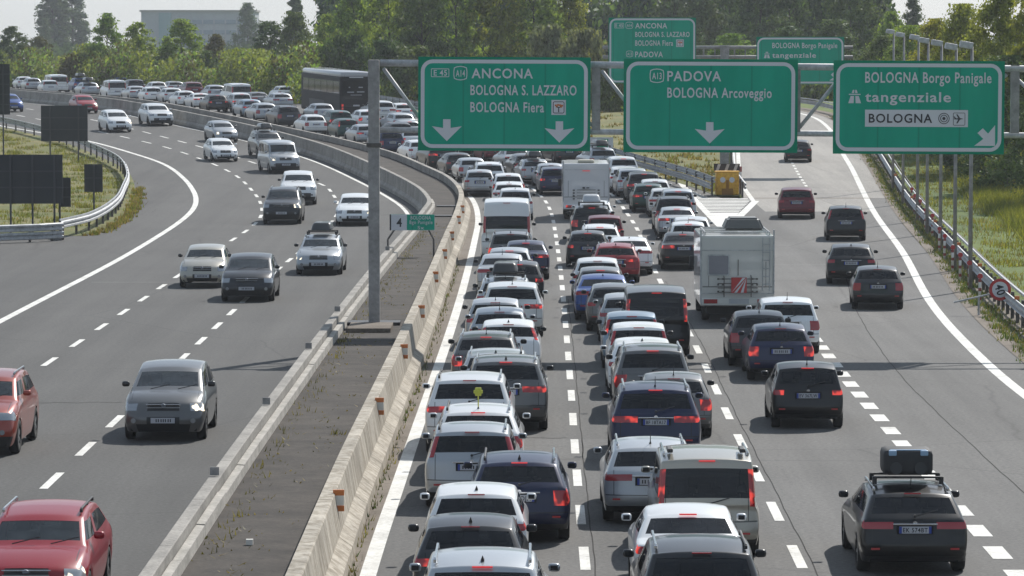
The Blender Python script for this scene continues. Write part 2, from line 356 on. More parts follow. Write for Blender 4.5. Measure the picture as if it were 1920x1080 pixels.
# gore: painted nose, edge lines and bars
MB_ = MB()
def gz(x, y, d=.006): return (x, y, g(y)+d)
tip, lft, rgt = (9.78, 176.5), (9.75, 207), (12.85, 204)
for a, b, w in ((tip, (9.72, 226), .35), (tip, (12.9, 203), .4)):
    V, Fc = strip('e', [(a[0]+(b[0]-a[0])*i/12, a[1]+(b[1]-a[1])*i/12) for i in range(13)], w, .009); MB_.add(V, Fc)
V, Fc = strip('e', path(RAL, 203, 349, 2), .25, .009); MB_.add(V, Fc)
def gx(y):
    t = min(1, (y-176.5)/26.5); return 9.78+.15, 9.78+3.0*t-.15
rows = yy(179, 192, 1)
V = []; Fc = []
for y in rows:
    a, b = gx(y); V += [gz(a, y), gz(b, y)]
Fc = [(2*i, 2*i+1, 2*i+3, 2*i+2) for i in range(len(rows)-1)]; MB_.add(V, Fc)
y = 192.6
while y < 206:
    a, b = gx(y); MB_.add([gz(a, y), gz(b, y), gz(b, y+.75), gz(a, y+.75)], [(0, 1, 2, 3)]); y += 1.35
while y < 226:
    a, b = 9.8, min(12.4, cr(MGR, y)-.2); 
    if b > a+.2: MB_.add([gz(a, y), gz(b, y), gz(b, y+.75), gz(a, y+.75)], [(0, 1, 2, 3)])
    y += 1.35
tag(MB_.build('gore_marking', M_WHITE), kind='structure')
jm = MB()
for P_, o_, y0_, y1_ in ((LN1, .16, 45, 130), (LN2, .20, 45, 140), (RED2, -2.6, 60, 150)):
    V, Fc = strip('j', [(a+o_+.010*math.sin(b*.7)+.008*math.sin(b*2.1), b) for a, b in path(P_, y0_, y1_, 1.0)], .020, .004); jm.add(V, Fc)
for x0_, x1_, y_ in ((-1.6, 1.2, 83.6), (9.5, 16.5, 140), (5.6, 9.2, 118), (-15.5, -5.6, 160), (2, 5, 101), (10, 14, 176), (-12, -9.4, 92)):
    V, Fc = strip('j', [(x0_+(x1_-x0_)*i/10, y_+.12*math.sin(i*1.9)+.02*i) for i in range(11)], .04, .0045); jm.add(V, Fc)
tag(jm.build('road_joint', mat('bitumen', (.050, .048, .046), 1.0, spec=.1)), kind='structure')
jb = MB(); jb.add([gz(12.9, 205.4, .008), gz(19.3, 205.4, .008), gz(19.3, 206.0, .008), gz(12.9, 206.0, .008)], [(0, 1, 2, 3)])
tag(jb.build('road_joint', M_GRAVEL), kind='structure')
pb = MB()
for (x0, x1, y0, y1) in ((.5, 2.3, 79.5, 83.5), (10.2, 13, 150, 150.7), (-15.3, -9.6, 139, 139.4)):
    pb.add([(x0, y0, .004), (x1, y0, .004), (x1, y1, .004), (x0, y1, .004)], [(0, 1, 2, 3)])
tag(pb.build('road_patch', asphalt('asphalt_patch', .10, .13)), kind='structure')
# ---------------------------------------------------------------- concrete barriers of the median
def barrier(name, pts, prof, material, label, seg=6.0):
    t = empty(name, (pts[0][0], pts[0][1], 0)); tag(t, label, 'barrier')
    return t
def barrier_segments(t, P, y0, y1, prof, material, step=6.0):
    o = t.location; y = y0; k = 0
    while y < y1:
        e = min(y+step, y1)
        V, Fc = sweep([(a-o.x, b) for a, b in path(P, y, e-.03, 1.5)], prof, True)
        V = [(v[0], v[1]-o.y, v[2]) for v in V]
        link('barrier_segment', mesh_from('barrier_segment', V, Fc, False, material if isinstance(material, list) else [material]), t); y = e
bl = empty('concrete_barrier', (cr(LB, 40), 40, 0)); tag(bl, 'pale concrete barrier between the median and the oncoming road', 'barrier')
barrier_segments(bl, LB, 40, 430, [(-.12, 0), (-.12, .18), (.02, .34), (.06, .98), (.08, 1.0), (.26, 1.0), (.28, .99), (.28, 0)], M_CONC)
bc = empty('median_kerb', (cr(LB, 40)+.3, 40, 0)); tag(bc, 'low concrete kerb blocks along the median side of the left barrier', 'kerb')
y = 41.0
while y < 186:
    e = y+random.choice((4.5, 6.0, 6.0))
    hz = .87+random.uniform(-.012, .02)
    V, Fc = sweep([(a-bc.location.x, b) for a, b in path(LB, y, e-.015, 1.5)], [(.30, .4), (.30, hz-.05), (.44, hz-.06), (.46, .4)], True)
    link('kerb_block', mesh_from('kerb_block', [(v[0], v[1]-bc.location.y, v[2]) for v in V], Fc, False, [M_CTOP]), bc); y = e
for px, py in ((409, 893), (519, 760), (590, 655), (640, 585), (723, 470)):
    p = on_ground(px, py, 1.0); x = cr(LB, p.y)+.17
    b = MB(); b.box((x-bl.location.x, p.y-bl.location.y, g(p.y)+1.09), (.16, .035, .15)); b.build('bracket', M_POLE, bl)
br = empty('concrete_barrier', (cr(RB, 40), 40, 0)); tag(br, 'beige stained concrete barrier with orange reflectors beside the left jammed lane', 'barrier')
barrier_segments(br, RB, 40, 200, [(0, 0), (0, .98), (.01, 1.0), (.23, 1.0), (.25, .98), (.36, .36), (.58, .2), (.6, 0)], M_TAN)
barrier_segments(br, RB, 200, 430, [(0, 0), (0, .98), (.01, 1.0), (.23, 1.0), (.25, .98), (.36, .36), (.58, .2), (.6, 0)], M_CONC)
cap = empty('barrier_cap', (cr(RB, 40), 40, 0)); 
bpy.data.objects.remove(cap)
for px, py in ((622, 940), (700, 763), (746, 660), (778, 585), (807, 520), (823, 477), (838, 443), (851, 413), (857, 393)):
    p = on_ground(px, py, .86); x = cr(RB, p.y)+.31-br.location.x; y = p.y-br.location.y; z = g(p.y)
    b = MB(); b.box((x, y, z+.88), (.18, .05, .17)); rf = b.build('reflector', M_REFW, br)
    for dz in (1.01, .74):
        b = MB(); b.box((x, y, z+dz), (.19, .06, .095)); b.build('orange_band', M_ORANGE, rf)
# gantry foot: concrete slab and slot in the median, litter and weeds
pp = MB(); pp.box((-3.98, 107.6, .64), (1.2, 2.4, .2)); tag(pp.build('gantry_footing', M_GRAVEL), 'square concrete footing slab around the gantry post in the median', 'footing')
ss = MB(); ss.box((-3.95, 109.6, .63), (1.5, .9, .16)); tag(ss.build('drain_slot', M_BLK), 'dark drain slot across the median behind the gantry post', 'drain')
for yb, lab in ((186, 'dark drain slot across the median where the right barrier starts to bend'), (177, 'dark drain slot across the median just before the bend')):
    b = MB(); b.box(((cr(LB, yb)+.5+cr(RB, yb))/2, yb, g(yb)+.645), (cr(RB, yb)-cr(LB, yb)-.6, .9, .06)); tag(b.build('drain_slot', M_BLK), lab, 'drain')
p = on_ground(468, 1022, .62); b = MB(); b.box((p.x, p.y, .67), (.11, .09, .09)); tag(b.build('litter', M_REFW), 'small white piece of litter lying on the dark median', 'litter')
def blades(name, pts, h, w, n, mats, spread, kind='stuff', lean=.35):
    rng = np.random.default_rng(len(pts)+n); P = np.array(pts)
    idx = rng.integers(0, len(P), n); base = P[idx]+np.c_[rng.normal(0, spread, n), rng.normal(0, spread, n), np.zeros(n)]
    a = rng.uniform(0, 2*np.pi, n); hh = h*rng.uniform(.45, 1.15, n); ww = w*rng.uniform(.6, 1.4, n)
    dx, dy = np.cos(a)*ww/2, np.sin(a)*ww/2; lx, ly = rng.normal(0, lean, n)*hh, rng.normal(0, lean, n)*hh
    V = np.empty((n, 3, 3)); V[:, 0] = base-np.c_[dx, dy, np.full(n, .03)]; V[:, 1] = base+np.c_[dx, dy, np.full(n, -.03)]; V[:, 2] = base+np.c_[lx, ly, hh]
    me = bpy.data.meshes.new(name); me.vertices.add(n*3); me.vertices.foreach_set('co', V.ravel()); me.loops.add(n*3); me.polygons.add(n)
    me.loops.foreach_set('vertex_index', np.arange(n*3)); me.polygons.foreach_set('loop_start', np.arange(n)*3)
    for m in mats: me.materials.append(m)
    me.polygons.foreach_set('material_index', rng.integers(0, len(mats), n)); me.update(); me.validate()
    return tag(link(name, me), kind=kind)
_late = []
def leafmat(name, a, b, trans=.35):
    k = NT(name, rough=.6, spec=.25); oi = k.n('ShaderNodeObjectInfo')
    ge = k.n('ShaderNodeNewGeometry')
    f = k.noise(k.coord(), .55, 3); c = k.ramp(f, [(.3, a), (.7, b)])
    c2 = k.ramp(ge.outputs['Random Per Island'], [(0, (.55, .55, .5)), (1, (1.35, 1.3, 1.2))]); c = k.mix(1.0, c, c2, 'MULTIPLY')
    c3 = k.ramp(oi.outputs['Random'], [(0, (.8, .9, .9)), (1, (1.2, 1.08, .95))]); c = k.mix(1.0, c, c3, 'MULTIPLY')
    k.col(c); tr = k.n('ShaderNodeBsdfTranslucent'); k.l(k.mix(1.0, c, (1.25, 1.2, .55), 'MULTIPLY'), tr.inputs[0])
    mx = k.n('ShaderNodeMixShader'); mx.inputs[0].default_value = trans
    out = [n for n in k.t.nodes if n.type == 'OUTPUT_MATERIAL'][0]
    k.l(k.b.outputs[0], mx.inputs[1]); k.l(tr.outputs[0], mx.inputs[2]); k.l(mx.outputs[0], out.inputs[0]); return k.m
L_GRN = leafmat('leaf_green', (0.130, 0.224, 0.053), (0.262, 0.367, 0.095), .45); L_DRK = leafmat('leaf_dark', (0.059, 0.109, 0.041), (0.136, 0.194, 0.069), .3)
L_YEL = leafmat('leaf_light', (0.175, 0.217, 0.037), (0.320, 0.336, 0.072), .45); L_GRY = leafmat('leaf_grey', (0.154, 0.171, 0.094), (0.297, 0.308, 0.187)); L_BLU = leafmat('leaf_bluish_haze', (0.059, 0.105, 0.065), (0.121, 0.171, 0.100), .3)  # bluish leaves carry some distance haze in their colour
L_BRN = leafmat('leaf_brown', (.085, .085, .03), (.15, .14, .055)); G_BL = leafmat('grass_blade', (0.105, 0.149, 0.030), (0.223, 0.238, 0.059)); G_DRY = leafmat('grass_blade_dry', (.16, .13, .05), (.30, .25, .12)); L_REED = leafmat('reed', (.13, .17, .05), (.24, .26, .10), .5)
blades('weeds', [(cr(RED2, y)+1.35+random.random()*.55, y, g(y)) for y in yy(60, 300, .5)], .17, .05, 16000, [G_BL, L_DRK, L_DRK, G_DRY], .16)
blades('grass', [(cr(RGR, y)+.8+random.random()**.8*8, y, g(y)) for y in yy(70, 290, .12)], .24, .05, 46000, [G_BL, G_BL, L_YEL, G_DRY], .3)
blades('tall_grass', [(cr(RGR, y)+4.2+random.random()**1.2*10, y, g(y)) for y in yy(110, 260, .06)], .62, .05, 90000, [G_BL, G_BL, G_BL, L_YEL], .45)
blades('grass', [(cr(LGR, y)-.4-random.random()*9, y, g(y)) for y in yy(173, 330, .25)], .22, .05, 34000, [G_BL, G_BL, L_YEL, G_DRY, G_BL], .3)
blades('grass', [(cr(MGR, y)+.8+random.random()*max(.2, cr(RAL, y)-cr(MGR, y)-1.6), y, g(y)) for y in yy(212, 330, .3)], .3, .14, 5000, [G_BL, G_DRY, G_DRY], .2)
blades('weeds', [(cr(LGR, y)+.35+random.random()*.5, y, g(y)) for y in yy(172, 215, .4)], .22, .09, 1800, [G_BL, G_DRY], .12)
blades('weeds', [(cr(LB, y)+.62+abs(random.gauss(0, .12)), y, g(y)+.62) for y in yy(60, 170, .8)]+[(-3.6, 78.5, .62)]*6+[(-4.6, 103, .62)]*8+[(-4.5, 128, .62)]*5, .13, .035, 520, [G_DRY, L_BRN, G_DRY], .10)
blades('straw', [(cr(LB, y)+.6+random.random()**2*1.3, y, g(y)+.62) for y in yy(55, 170, .4)], .05, .06, 900, [G_DRY, L_BRN, G_DRY], .15, lean=2.2)
blades('weeds', [(cr(RB, y)+.66, y, g(y)) for y in yy(60, 150, .6)], .14, .04, 600, [G_DRY, L_BRN, L_DRK], .06)
# ---------------------------------------------------------------- lettering
_tc = {}
def text_mesh(s, bold=.017):
    key = (s, bold)
    if key not in _tc:
        c = bpy.data.curves.new('lettering', 'FONT'); c.body = s; c.size = 1; c.resolution_u = 3; c.offset = bold; c.fill_mode = 'FRONT'; c.space_character = 1.12
        o = bpy.data.objects.new('lettering', c); COL.objects.link(o)
        dg = bpy.context.evaluated_depsgraph_get()
        me = bpy.data.meshes.new_from_object(o.evaluated_get(dg))
        V = np.array([v.co[:] for v in me.vertices]); Fc = [tuple(p.vertices) for p in me.polygons]
        bpy.data.objects.remove(o); bpy.data.curves.remove(c); bpy.data.meshes.remove(me); _tc[key] = (V, Fc)
    return _tc[key]
CAP = None
def letter(s, x0, x1, zb, zt, y, material, parent, name='lettering', bold=.017, rot=0):
    """text between x0..x1, baseline zb, capital top zt, on a plane facing -Y"""
    global CAP
    if CAP is None: CAP = text_mesh('H', 0)[0][:, 1].max()
    V, Fc = text_mesh(s, bold); V = V.copy()
    w = V[:, 0].max()-V[:, 0].min(); X = (V[:, 0]-V[:, 0].min())/w*(x1-x0)+x0; Z = V[:, 1]/CAP*(zt-zb)+zb
    if rot:
        cx, cz = (x0+x1)/2, (zb+zt)/2; c, s_ = math.cos(rot), math.sin(rot)
        X, Z = cx+(X-cx)*c-(Z-cz)*s_, cz+(X-cx)*s_+(Z-cz)*c
    return link(name, mesh_from(name, np.c_[X, np.full(len(X), y), Z], Fc, False, [material]), parent)
# ---------------------------------------------------------------- overhead gantries and sign panels
class Panel:
    def __init__(s, Y, x0, x1, y0, y1, label, group, rad=22, bw=7, inset=5, name='overhead_sign'):
        s.Y = Y; a, b = at(x0, y1, Y), at(x1, y0, Y); s.c = at((x0+x1)/2, (y0+y1)/2, Y)
        s.o = empty(name, s.c); tag(s.o, label, 'road sign', group)
        s.k = (b.x-a.x)/(x1-x0)
        q = MB(); q.box((0, .05, 0), (b.x-a.x, .06, b.z-a.z)); q.build('panel', M_GREEN2, s.o)
        q = MB(); q.flat(rrect(*s.p(x0+inset, y1-inset), *s.p(x1-inset, y0+inset), rad*s.k), .016); q.build('face', M_GREEN, s.o)
        A = rrect(*s.p(x0+inset, y1-inset), *s.p(x1-inset, y0+inset), rad*s.k); B = rrect(*s.p(x0+inset+bw, y1-inset-bw), *s.p(x1-inset-bw, y0+inset+bw), (rad-bw)*s.k)
        q = MB(); q.ring(A, B, .010); q.build('border', M_SW, s.o)
        q = MB()
        for f in (.2, .5, .8): q.box(((b.x-a.x)*(f-.5), .11, 0), (.08, .06, (b.z-a.z)*.96))
        q.build('back_frame', M_POST, s.o)
    def p(s, px, py): v = at(px, py, s.Y); return (v.x-s.c.x, v.z-s.c.z)
    def text(s, t, x0, x1, ytop, ybase, m=None, bold=.017, name='lettering'):
        a, b = s.p(x0, ybase), s.p(x1, ytop); return letter(t, a[0], b[0], a[1], b[1], .004 if m is None else -.002, m or M_SW, s.o, name, bold)
    def poly(s, name, P, m=None, y=.008):
        q = MB(); q.flat([s.p(*v) for v in P], y); return q.build(name, m or M_SW, s.o)
    def frame(s, name, x0, y0, x1, y1, r, w, m=None, y=.008):
        q = MB(); q.ring(rrect(*s.p(x0, y1), *s.p(x1, y0), r*s.k), rrect(*s.p(x0+w, y1-w), *s.p(x1-w, y0+w), max(.2, r-w)*s.k), y); return q.build(name, m or M_SW, s.o)
    def disc(s, name, cx, cy, r0, r1, m, y):
        q = MB(); n = 20; A = [s.p(cx+r1*math.cos(2*math.pi*i/n), cy+r1*math.sin(2*math.pi*i/n)) for i in range(n)]
        if r0: q.ring(A, [s.p(cx+r0*math.cos(2*math.pi*i/n), cy+r0*math.sin(2*math.pi*i/n)) for i in range(n)], y)
        else: q.flat(A, y)
        return q.build(name, m, s.o)
    def arrow(s, cx, yt, yb, hw):
        h = yb-yt
        return s.poly('arrow', [(cx-7, yt), (cx+7, yt), (cx+7, yt+h*.40), (cx+hw, yt+h*.32), (cx, yb), (cx-hw, yt+h*.32), (cx-7, yt+h*.40)])
    def shield(s, x0, y0, x1, y1, t):
        n = 5; A, B = [], []
        w = (x1-x0)*.06
        def pts(e):
            P = []; cx, cy = (x0+x1)/2, (y0+y1)/2; hx, hy = (x1-x0)/2-e, (y1-y0)/2-e
            for a, b in ((-.92, -.78), (-.5, -.94), (0, -1), (.5, -.94), (.92, -.78), (1, -.3), (1, .3), (.92, .78), (.5, .94), (0, 1), (-.5, .94), (-.92, .78), (-1, .3), (-1, -.3)): P.append(s.p(cx+a*hx, cy+b*hy))
            return P
        q = MB(); q.ring(pts(0), pts(max(.7, w)), .008); sh = q.build('route_badge', M_SW, s.o)
        l = s.text(t, x0+(x1-x0)*.17, x1-(x1-x0)*.17, y0+(y1-y0)*.3, y1-(y1-y0)*.27, name='badge_number'); return sh
    def motorway(s, x0, y0, x1, y1):
        w, h = x1-x0, y1-y0
        q = MB()
        def P(*v): q.flat([s.p(x0+a*w, y0+b*h) for a, b in v], .008)
        P((.02, 1), (.20, .46), (.45, .46), (.42, 1)); P((.58, 1), (.55, .46), (.80, .46), (.98, 1)); P((.06, .30), (.94, .30), (.94, .38), (.06, .38))
        P((.28, .24), (.36, 0), (.47, 0), (.46, .24)); P((.54, .24), (.53, 0), (.64, 0), (.72, .24))
        return q.build('motorway_symbol', M_SW, s.o)
    def fair(s, x0, y0, x1, y1):
        s.poly('symbol_plate', [(x0, y0), (x1, y0), (x1, y1), (x0, y1)], M_SW, .008)
        w, h = x1-x0, y1-y0; s.frame('symbol_outline', x0+w*.1, y0+h*.1, x1-w*.1, y1-h*.1, w*.12, max(.6, w*.05), M_SK, .004)
        q = MB(); X = lambda a, b: s.p(x0+a*w, y0+b*h)
        q.flat([X(.46, .82), X(.47, .55), X(.3, .42), X(.5, .48), X(.7, .42), X(.53, .55), X(.54, .82)], .002); q.build('tree_stem', M_SK, s.o)
        q = MB()
        for a, b in ((.3, .36), (.46, .33), (.6, .35), (.74, .38), (.38, .45), (.66, .46)): q.flat([X(a-.07, b-.06), X(a+.07, b-.06), X(a+.07, b+.06), X(a-.07, b+.06)], .003)
        q.build('tree_crown', M_ORANGE, s.o)
GY = 109.0
g1 = empty('sign_gantry', (at(702, 600, GY).x, GY, .62)); tag(g1, 'grey steel gantry with tall post in the median carrying three large green signs', 'gantry')
O1 = g1.location
def gp(px, py, dy=.25): return at(px, py, GY)+Vector((0, dy, 0))-O1
q = MB(); a, b = at(702.5, 112, GY), at(701, 606, GY); q.box((0, 0, (a.z-.62)/2), (.32, .32, a.z-.62), bev=.03); q.build('post', M_POLE, g1)
q = MB(); q.box((0, 0, at(702, 272, GY).z-.62), (.42, .42, .12), bev=.02); q.build('post_collar', M_POST, g1)
q = MB(); q.box((0, 0, .04), (.62, .62, .1), bev=.01); q.build('base_plate', M_POST, g1)
q = MB(); a, b = gp(712, 118), gp(2130, 131); q.tube(a, b, .10, 12); q.build('beam', M_STEEL, g1, True)
q = MB(); a, b = gp(712, 244), gp(2130, 256); q.tube(a, b, .085, 12); q.build('beam', M_STEEL, g1, True)
for x0, y0, x1, y1 in ((718, 128, 800, 240), (925, 128, 800, 240), (925, 128, 1120, 240), (1128, 132, 1215, 243), (1330, 128, 1215, 243), (1330, 130, 1488, 245), (1500, 240, 1585, 135), (1585, 135, 1740, 245), (1740, 245, 1890, 140), (1900, 140, 2020, 250)):
    q = MB(); q.tube(gp(x0, y0), gp(x1, y1), .055, 8); q.build('brace', M_STEEL, g1, True)
for x0 in (1118, 1494, 1905):
    q = MB(); a, b = gp(x0, 122), gp(x0, 250); q.box((a+b)/2, (.24, .14, a.z-b.z)); q.build('vertical_post', M_POLE, g1)
q = MB(); e = gp(2130, 140); q.box((e.x, .25, (8.1-.62)/2-.3), (.32, .32, 8.1), bev=.03); q.build('post', M_POLE, g1)
s1 = Panel(GY, 784, 1107, 107, 283, 'large green overhead sign reading ANCONA with two white arrows pointing down', 'signs hanging on the near gantry')
s1.frame('route_badge', 808, 129, 842, 145, 1.5, 1.2); s1.text('E 45', 813, 838, 132, 142, name='badge_number'); s1.shield(850, 124, 876, 151, 'A14')
s1.text('ANCONA', 884, 999, 129, 146.5); s1.text('BOLOGNA S. LAZZARO', 882, 1081, 160, 178); s1.text('BOLOGNA Fiera', 882, 1020, 192, 210); s1.fair(1034, 187, 1061, 215)
s1.arrow(838, 224, 265, 28); s1.arrow(1049, 227, 267, 28)
s2 = Panel(GY, 1169, 1496, 111, 286, 'large green overhead sign reading PADOVA with one white arrow pointing down', 'signs hanging on the near gantry')
s2.shield(1218, 129, 1245, 156, 'A13'); s2.text('PADOVA', 1251, 1352, 134, 152); s2.text('BOLOGNA Arcoveggio', 1251, 1447, 165, 183); s2.arrow(1331, 229, 269, 28)
s3 = Panel(GY, 1562, 1884, 114, 289, 'large green overhead sign reading tangenziale with white BOLOGNA airport panel', 'signs hanging on the near gantry')
s3.text('BOLOGNA Borgo Panigale', 1622, 1859, 136, 155); s3.motorway(1590, 169, 1615, 194); s3.text('tangenziale', 1622, 1783, 173, 191)
s3.poly('white_plate', [(1622, 206), (1815, 206), (1815, 238), (1622, 238)], M_SW, .008); s3.text('BOLOGNA', 1629, 1748, 214, 230, M_SK, .016)
s3.disc('target_ring', 1770, 222, 9.2, 10.6, M_SK, .003); s3.disc('target_ring', 1770, 222, 5.6, 7.0, M_SK, .003); s3.disc('target_dot', 1770, 222, 0, 3.0, M_SK, .003)
s3.frame('symbol_outline', 1787, 211, 1810, 235, 2.5, 1.0, M_SK, .004)
q = MB(); X = lambda a, b: s3.p(a, b)
q.flat([X(1789, 222), X(1800, 221), X(1807, 222.5), X(1800, 224), X(1789, 223.5)], .003); q.flat([X(1797, 222), X(1793, 214), X(1795.5, 214), X(1801, 222)], .0025); q.flat([X(1797, 223), X(1793, 231), X(1795.5, 231), X(1801, 223)], .0025); q.flat([X(1790, 222), X(1788, 218), X(1790, 218), X(1793, 222)], .002)
q.build('plane_symbol', M_SK, s3.o)
s3.poly('arrow', [(1866, 273), (1866, 234), (1853, 250), (1843, 240), (1833, 249), (1844, 260), (1827, 273)])
for s in (s1, s2, s3): s.o.rotation_euler = (0, R(.25), 0)
# far gantry beyond the gore
FY = 231.0; fo = at(1358, 330, FY); fo.z = g(FY)
g2 = empty('sign_gantry', fo); tag(g2, 'slim far gantry on a single grey post behind the yellow crash cushion', 'gantry')
def fp(px, py, dy=.3): return at(px, py, FY)+Vector((0, dy, 0))-fo
q = MB(); q.box((0, 0, 3.85), (.52, .42, 7.7), bev=.03); q.build('post', M_POLE, g2)
for yb in (88, 106):
    q = MB(); q.tube(fp(1130, yb+1), fp(1600, yb+1), .11, 10); q.build('beam', M_POLE, g2, True)
for xb in (1320, 1341, 1378, 1398):
    q = MB(); q.tube(fp(xb, 88), fp(xb, 107), .05, 6); q.build('brace', M_POLE, g2, True)
f1 = Panel(FY, 1141, 1305, 33, 156, 'green far sign reading ANCONA and PADOVA, partly hidden behind the PADOVA sign', 'signs hanging on the far gantry', 13, 3.4, 1.5)
f1.frame('route_badge', 1152, 43, 1170, 53, 1, .8); f1.text('E 45', 1154, 1168, 45, 51, name='badge_number'); f1.shield(1173, 41, 1187, 54, 'A14'); f1.text('ANCONA', 1191, 1251, 43.5, 53)
f1.text('BOLOGNA S. LAZZARO', 1191, 1293, 60, 69); f1.text('BOLOGNA Fiera', 1191, 1262, 76, 85.5); f1.fair(1268, 74, 1282, 88); f1.shield(1174, 95, 1187, 107, 'A13'); f1.text('PADOVA', 1191, 1243, 97, 107)
f2 = Panel(FY, 1418, 1583, 69, 158, 'green far sign reading BOLOGNA Borgo Panigale tangenziale with small white corner arrow', 'signs hanging on the far gantry', 13, 3.4, 1.5)
f2.text('BOLOGNA Borgo Panigale', 1448, 1570, 80.5, 90); f2.motorway(1432, 97, 1444, 109); f2.text('tangenziale', 1448, 1530, 99, 108)
f2.poly('arrow', [(1575, 151), (1575, 132), (1568, 140), (1563, 135), (1558, 140), (1563, 145), (1555, 151)])
# ---------------------------------------------------------------- small sign on the median
Yk = 145.0
k4 = Panel(Yk, 731, 815, 402, 432, 'small green and white sign showing 4, on two bent legs in the median', None, 1, .4, .1, 'exit_sign')
k4.poly('white_half', [(731, 402.2), (763, 402.2), (763, 431.8), (731, 431.8)], M_SW, .006); k4.poly('edge_strip', [(730.6, 402), (733.4, 402), (733.4, 432), (730.6, 432)], M_SK, .003)
k4.text('4', 743.5, 753.5, 409.5, 425, M_SK, .02)
k4.text('BOLOGNA', 770, 808, 405, 411.5, bold=.01); k4.text('Bgo Panigale', 768, 811, 413.5, 420, bold=.008); k4.text('Sx', 783, 795, 424, 430, bold=.01)
zb = g(Yk)+.62-k4.c.z
for pa, pb_, lx in ((740, 727, 727), (803, 813, 813)):
    a = k4.p(pa, 430); m_ = k4.p(lx, 449); q = MB(); q.tube((a[0], .1, a[1]), (m_[0], .1, m_[1]), .035, 8); q.tube((m_[0], .1, m_[1]), (m_[0], .1, zb), .035, 8); q.build('leg', M_POST, k4.o)
# sign with green square by the far guard rail
Yr = 240.0; r0 = at(1128, 283, Yr); rs = empty('road_sign', (r0.x, Yr, g(Yr))); tag(rs, 'pale square panel with a dark green square standing behind the far guard rail', 'road sign')
q = MB(); q.box((0, .03, r0.z-g(Yr)+.2), (1.45, .05, 1.3)); q.build('panel', M_SW, rs)
q = MB(); q.box((.05, 0, r0.z-g(Yr)+.25), (.7, .02, 1.0)); q.build('green_square', M_GREEN2, rs)
for dx in (-.5, .5):
    q = MB(); q.tube((dx, .08, 0), (dx, .08, r0.z-g(Yr)+.8), .04, 8); q.build('leg', M_POST, rs)
# ---------------------------------------------------------------- guard rails
WB = [(-.05, .46), (.03, .50), (.03, .55), (-.05, .60), (-.05, .65), (.03, .69), (.03, .74), (-.05, .79), (-.03, .79), (.05, .75), (.05, .68), (-.03, .64), (-.03, .61), (.05, .57), (.05, .49), (-.03, .46)]
def guard_rail(P, y0, y1, label, side, post=3.0, extra=None, two=False, m=M_STEEL):
    o = empty('guard_rail', (cr(P, y0), y0, 0)); tag(o, label, 'guard rail')
    lo = lambda V: [(v[0]-o.location.x, v[1]-y0, v[2]) for v in V]
    V, Fc = sweep(path(P, y0, y1, 1.5), WB, True); link('rail', mesh_from('rail', lo(V), Fc, False, [m]), o)
    if two: V, Fc = sweep(offset(path(P, y0, y1, 1.5), .22*side), [(a, z+.32) for a, z in WB], True); link('rail', mesh_from('rail', lo(V), Fc, False, [m]), o)
    if extra: V, Fc = sweep(offset(path(P, y0, y1, 1.5), extra*side), [(-.03, .80), (.03, .80), (.03, .88), (-.03, .88)], True); link('top_rail', mesh_from('top_rail', lo(V), Fc, False, [m]), o)
    y = y0+.6; n = 0; pm = None
    while y < y1 and n < 100:
        sl = math.hypot(1, (cr(P, y+1)-cr(P, y-1))/2); x = offset(path(P, y-.5, y+.5, 1), .13*side)[0][0]
        if pm is None: b = MB(); b.box((0, 0, .42), (.10, .12, .86 if not two else 1.25)); pm = mesh_from('post', b.V, b.F, False, [M_POST])
        link('post', pm, o, (x-o.location.x, y-y0, g(y))); y += post/sl; n += 1
    return o
rg = guard_rail(RGR, 62, 345, 'long steel guard rail with orange reflectors along the right edge of the exit lane', 1, 2.0, .34)
for px, py in ((1887, 627), (1795, 562), (1754, 500), (1728, 460), (1698, 417), (1674, 372), (1650, 330), (1847, 600)):
    p = on_ground(px, py, .8); x = cr(RGR, p.y); b = MB(); b.box((x-rg.location.x, p.y-62, g(p.y)+.86), (.16, .05, .12), bev=.02); b.build('reflector', M_ORANGE, rg)
V, Fc = sweep(offset(path(RGR, 62, 300, 1.5), .62), [(-.02, .60), (.02, .60), (.02, .68), (-.02, .68)], True)
link('rear_rail', mesh_from('rear_rail', [(v[0]-rg.location.x, v[1]-62, v[2]) for v in V], Fc, False, [M_POST]), rg)
guard_rail(LGR, 169.5, 420, 'curving steel guard rail around the grass on the left edge of the oncoming road', -1, 3.0, .1)
ap = [(cr(LGR, 169.5), 169.5), (-19.75, 168.4), (-20.6, 167.2), (-22.3, 166), (-25, 164.4), (-29, 161.5), (-34, 157)]
o = empty('guard_rail', (ap[0][0], ap[0][1], 0)); tag(o, 'end piece of steel guard rail sweeping off to the left below the sign backs', 'guard rail')
V, Fc = sweep(ap[::-1], WB, True); link('rail', mesh_from('rail', [(v[0]-o.location.x, v[1]-o.location.y, v[2]) for v in V], Fc, False, [M_STEEL]), o)
V, Fc = sweep(ap[::-1], [(a, z-.36) for a, z in WB], True); link('rail', mesh_from('rail', [(v[0]-o.location.x, v[1]-o.location.y, v[2]) for v in V], Fc, False, [M_STEEL]), o)
for i in range(9):
    f = i/8*(len(ap)-1); k = min(len(ap)-2, int(f)); t = f-k; x = ap[k][0]+(ap[k+1][0]-ap[k][0])*t; y = ap[k][1]+(ap[k+1][1]-ap[k][1])*t
    b = MB(); b.box((x-o.location.x, y-o.location.y+.14, .4), (.1, .12, .8)); b.build('post', M_POST, o)
guard_rail(MGR, 206.5, 432, 'double height steel guard rail bending left behind the jammed traffic', 1, 3.2, None, True)
guard_rail([(a-.3, b) for a, b in RAL][:], 206, 345, 'steel guard rail on the left side of the climbing exit ramp', -1, 3.0)
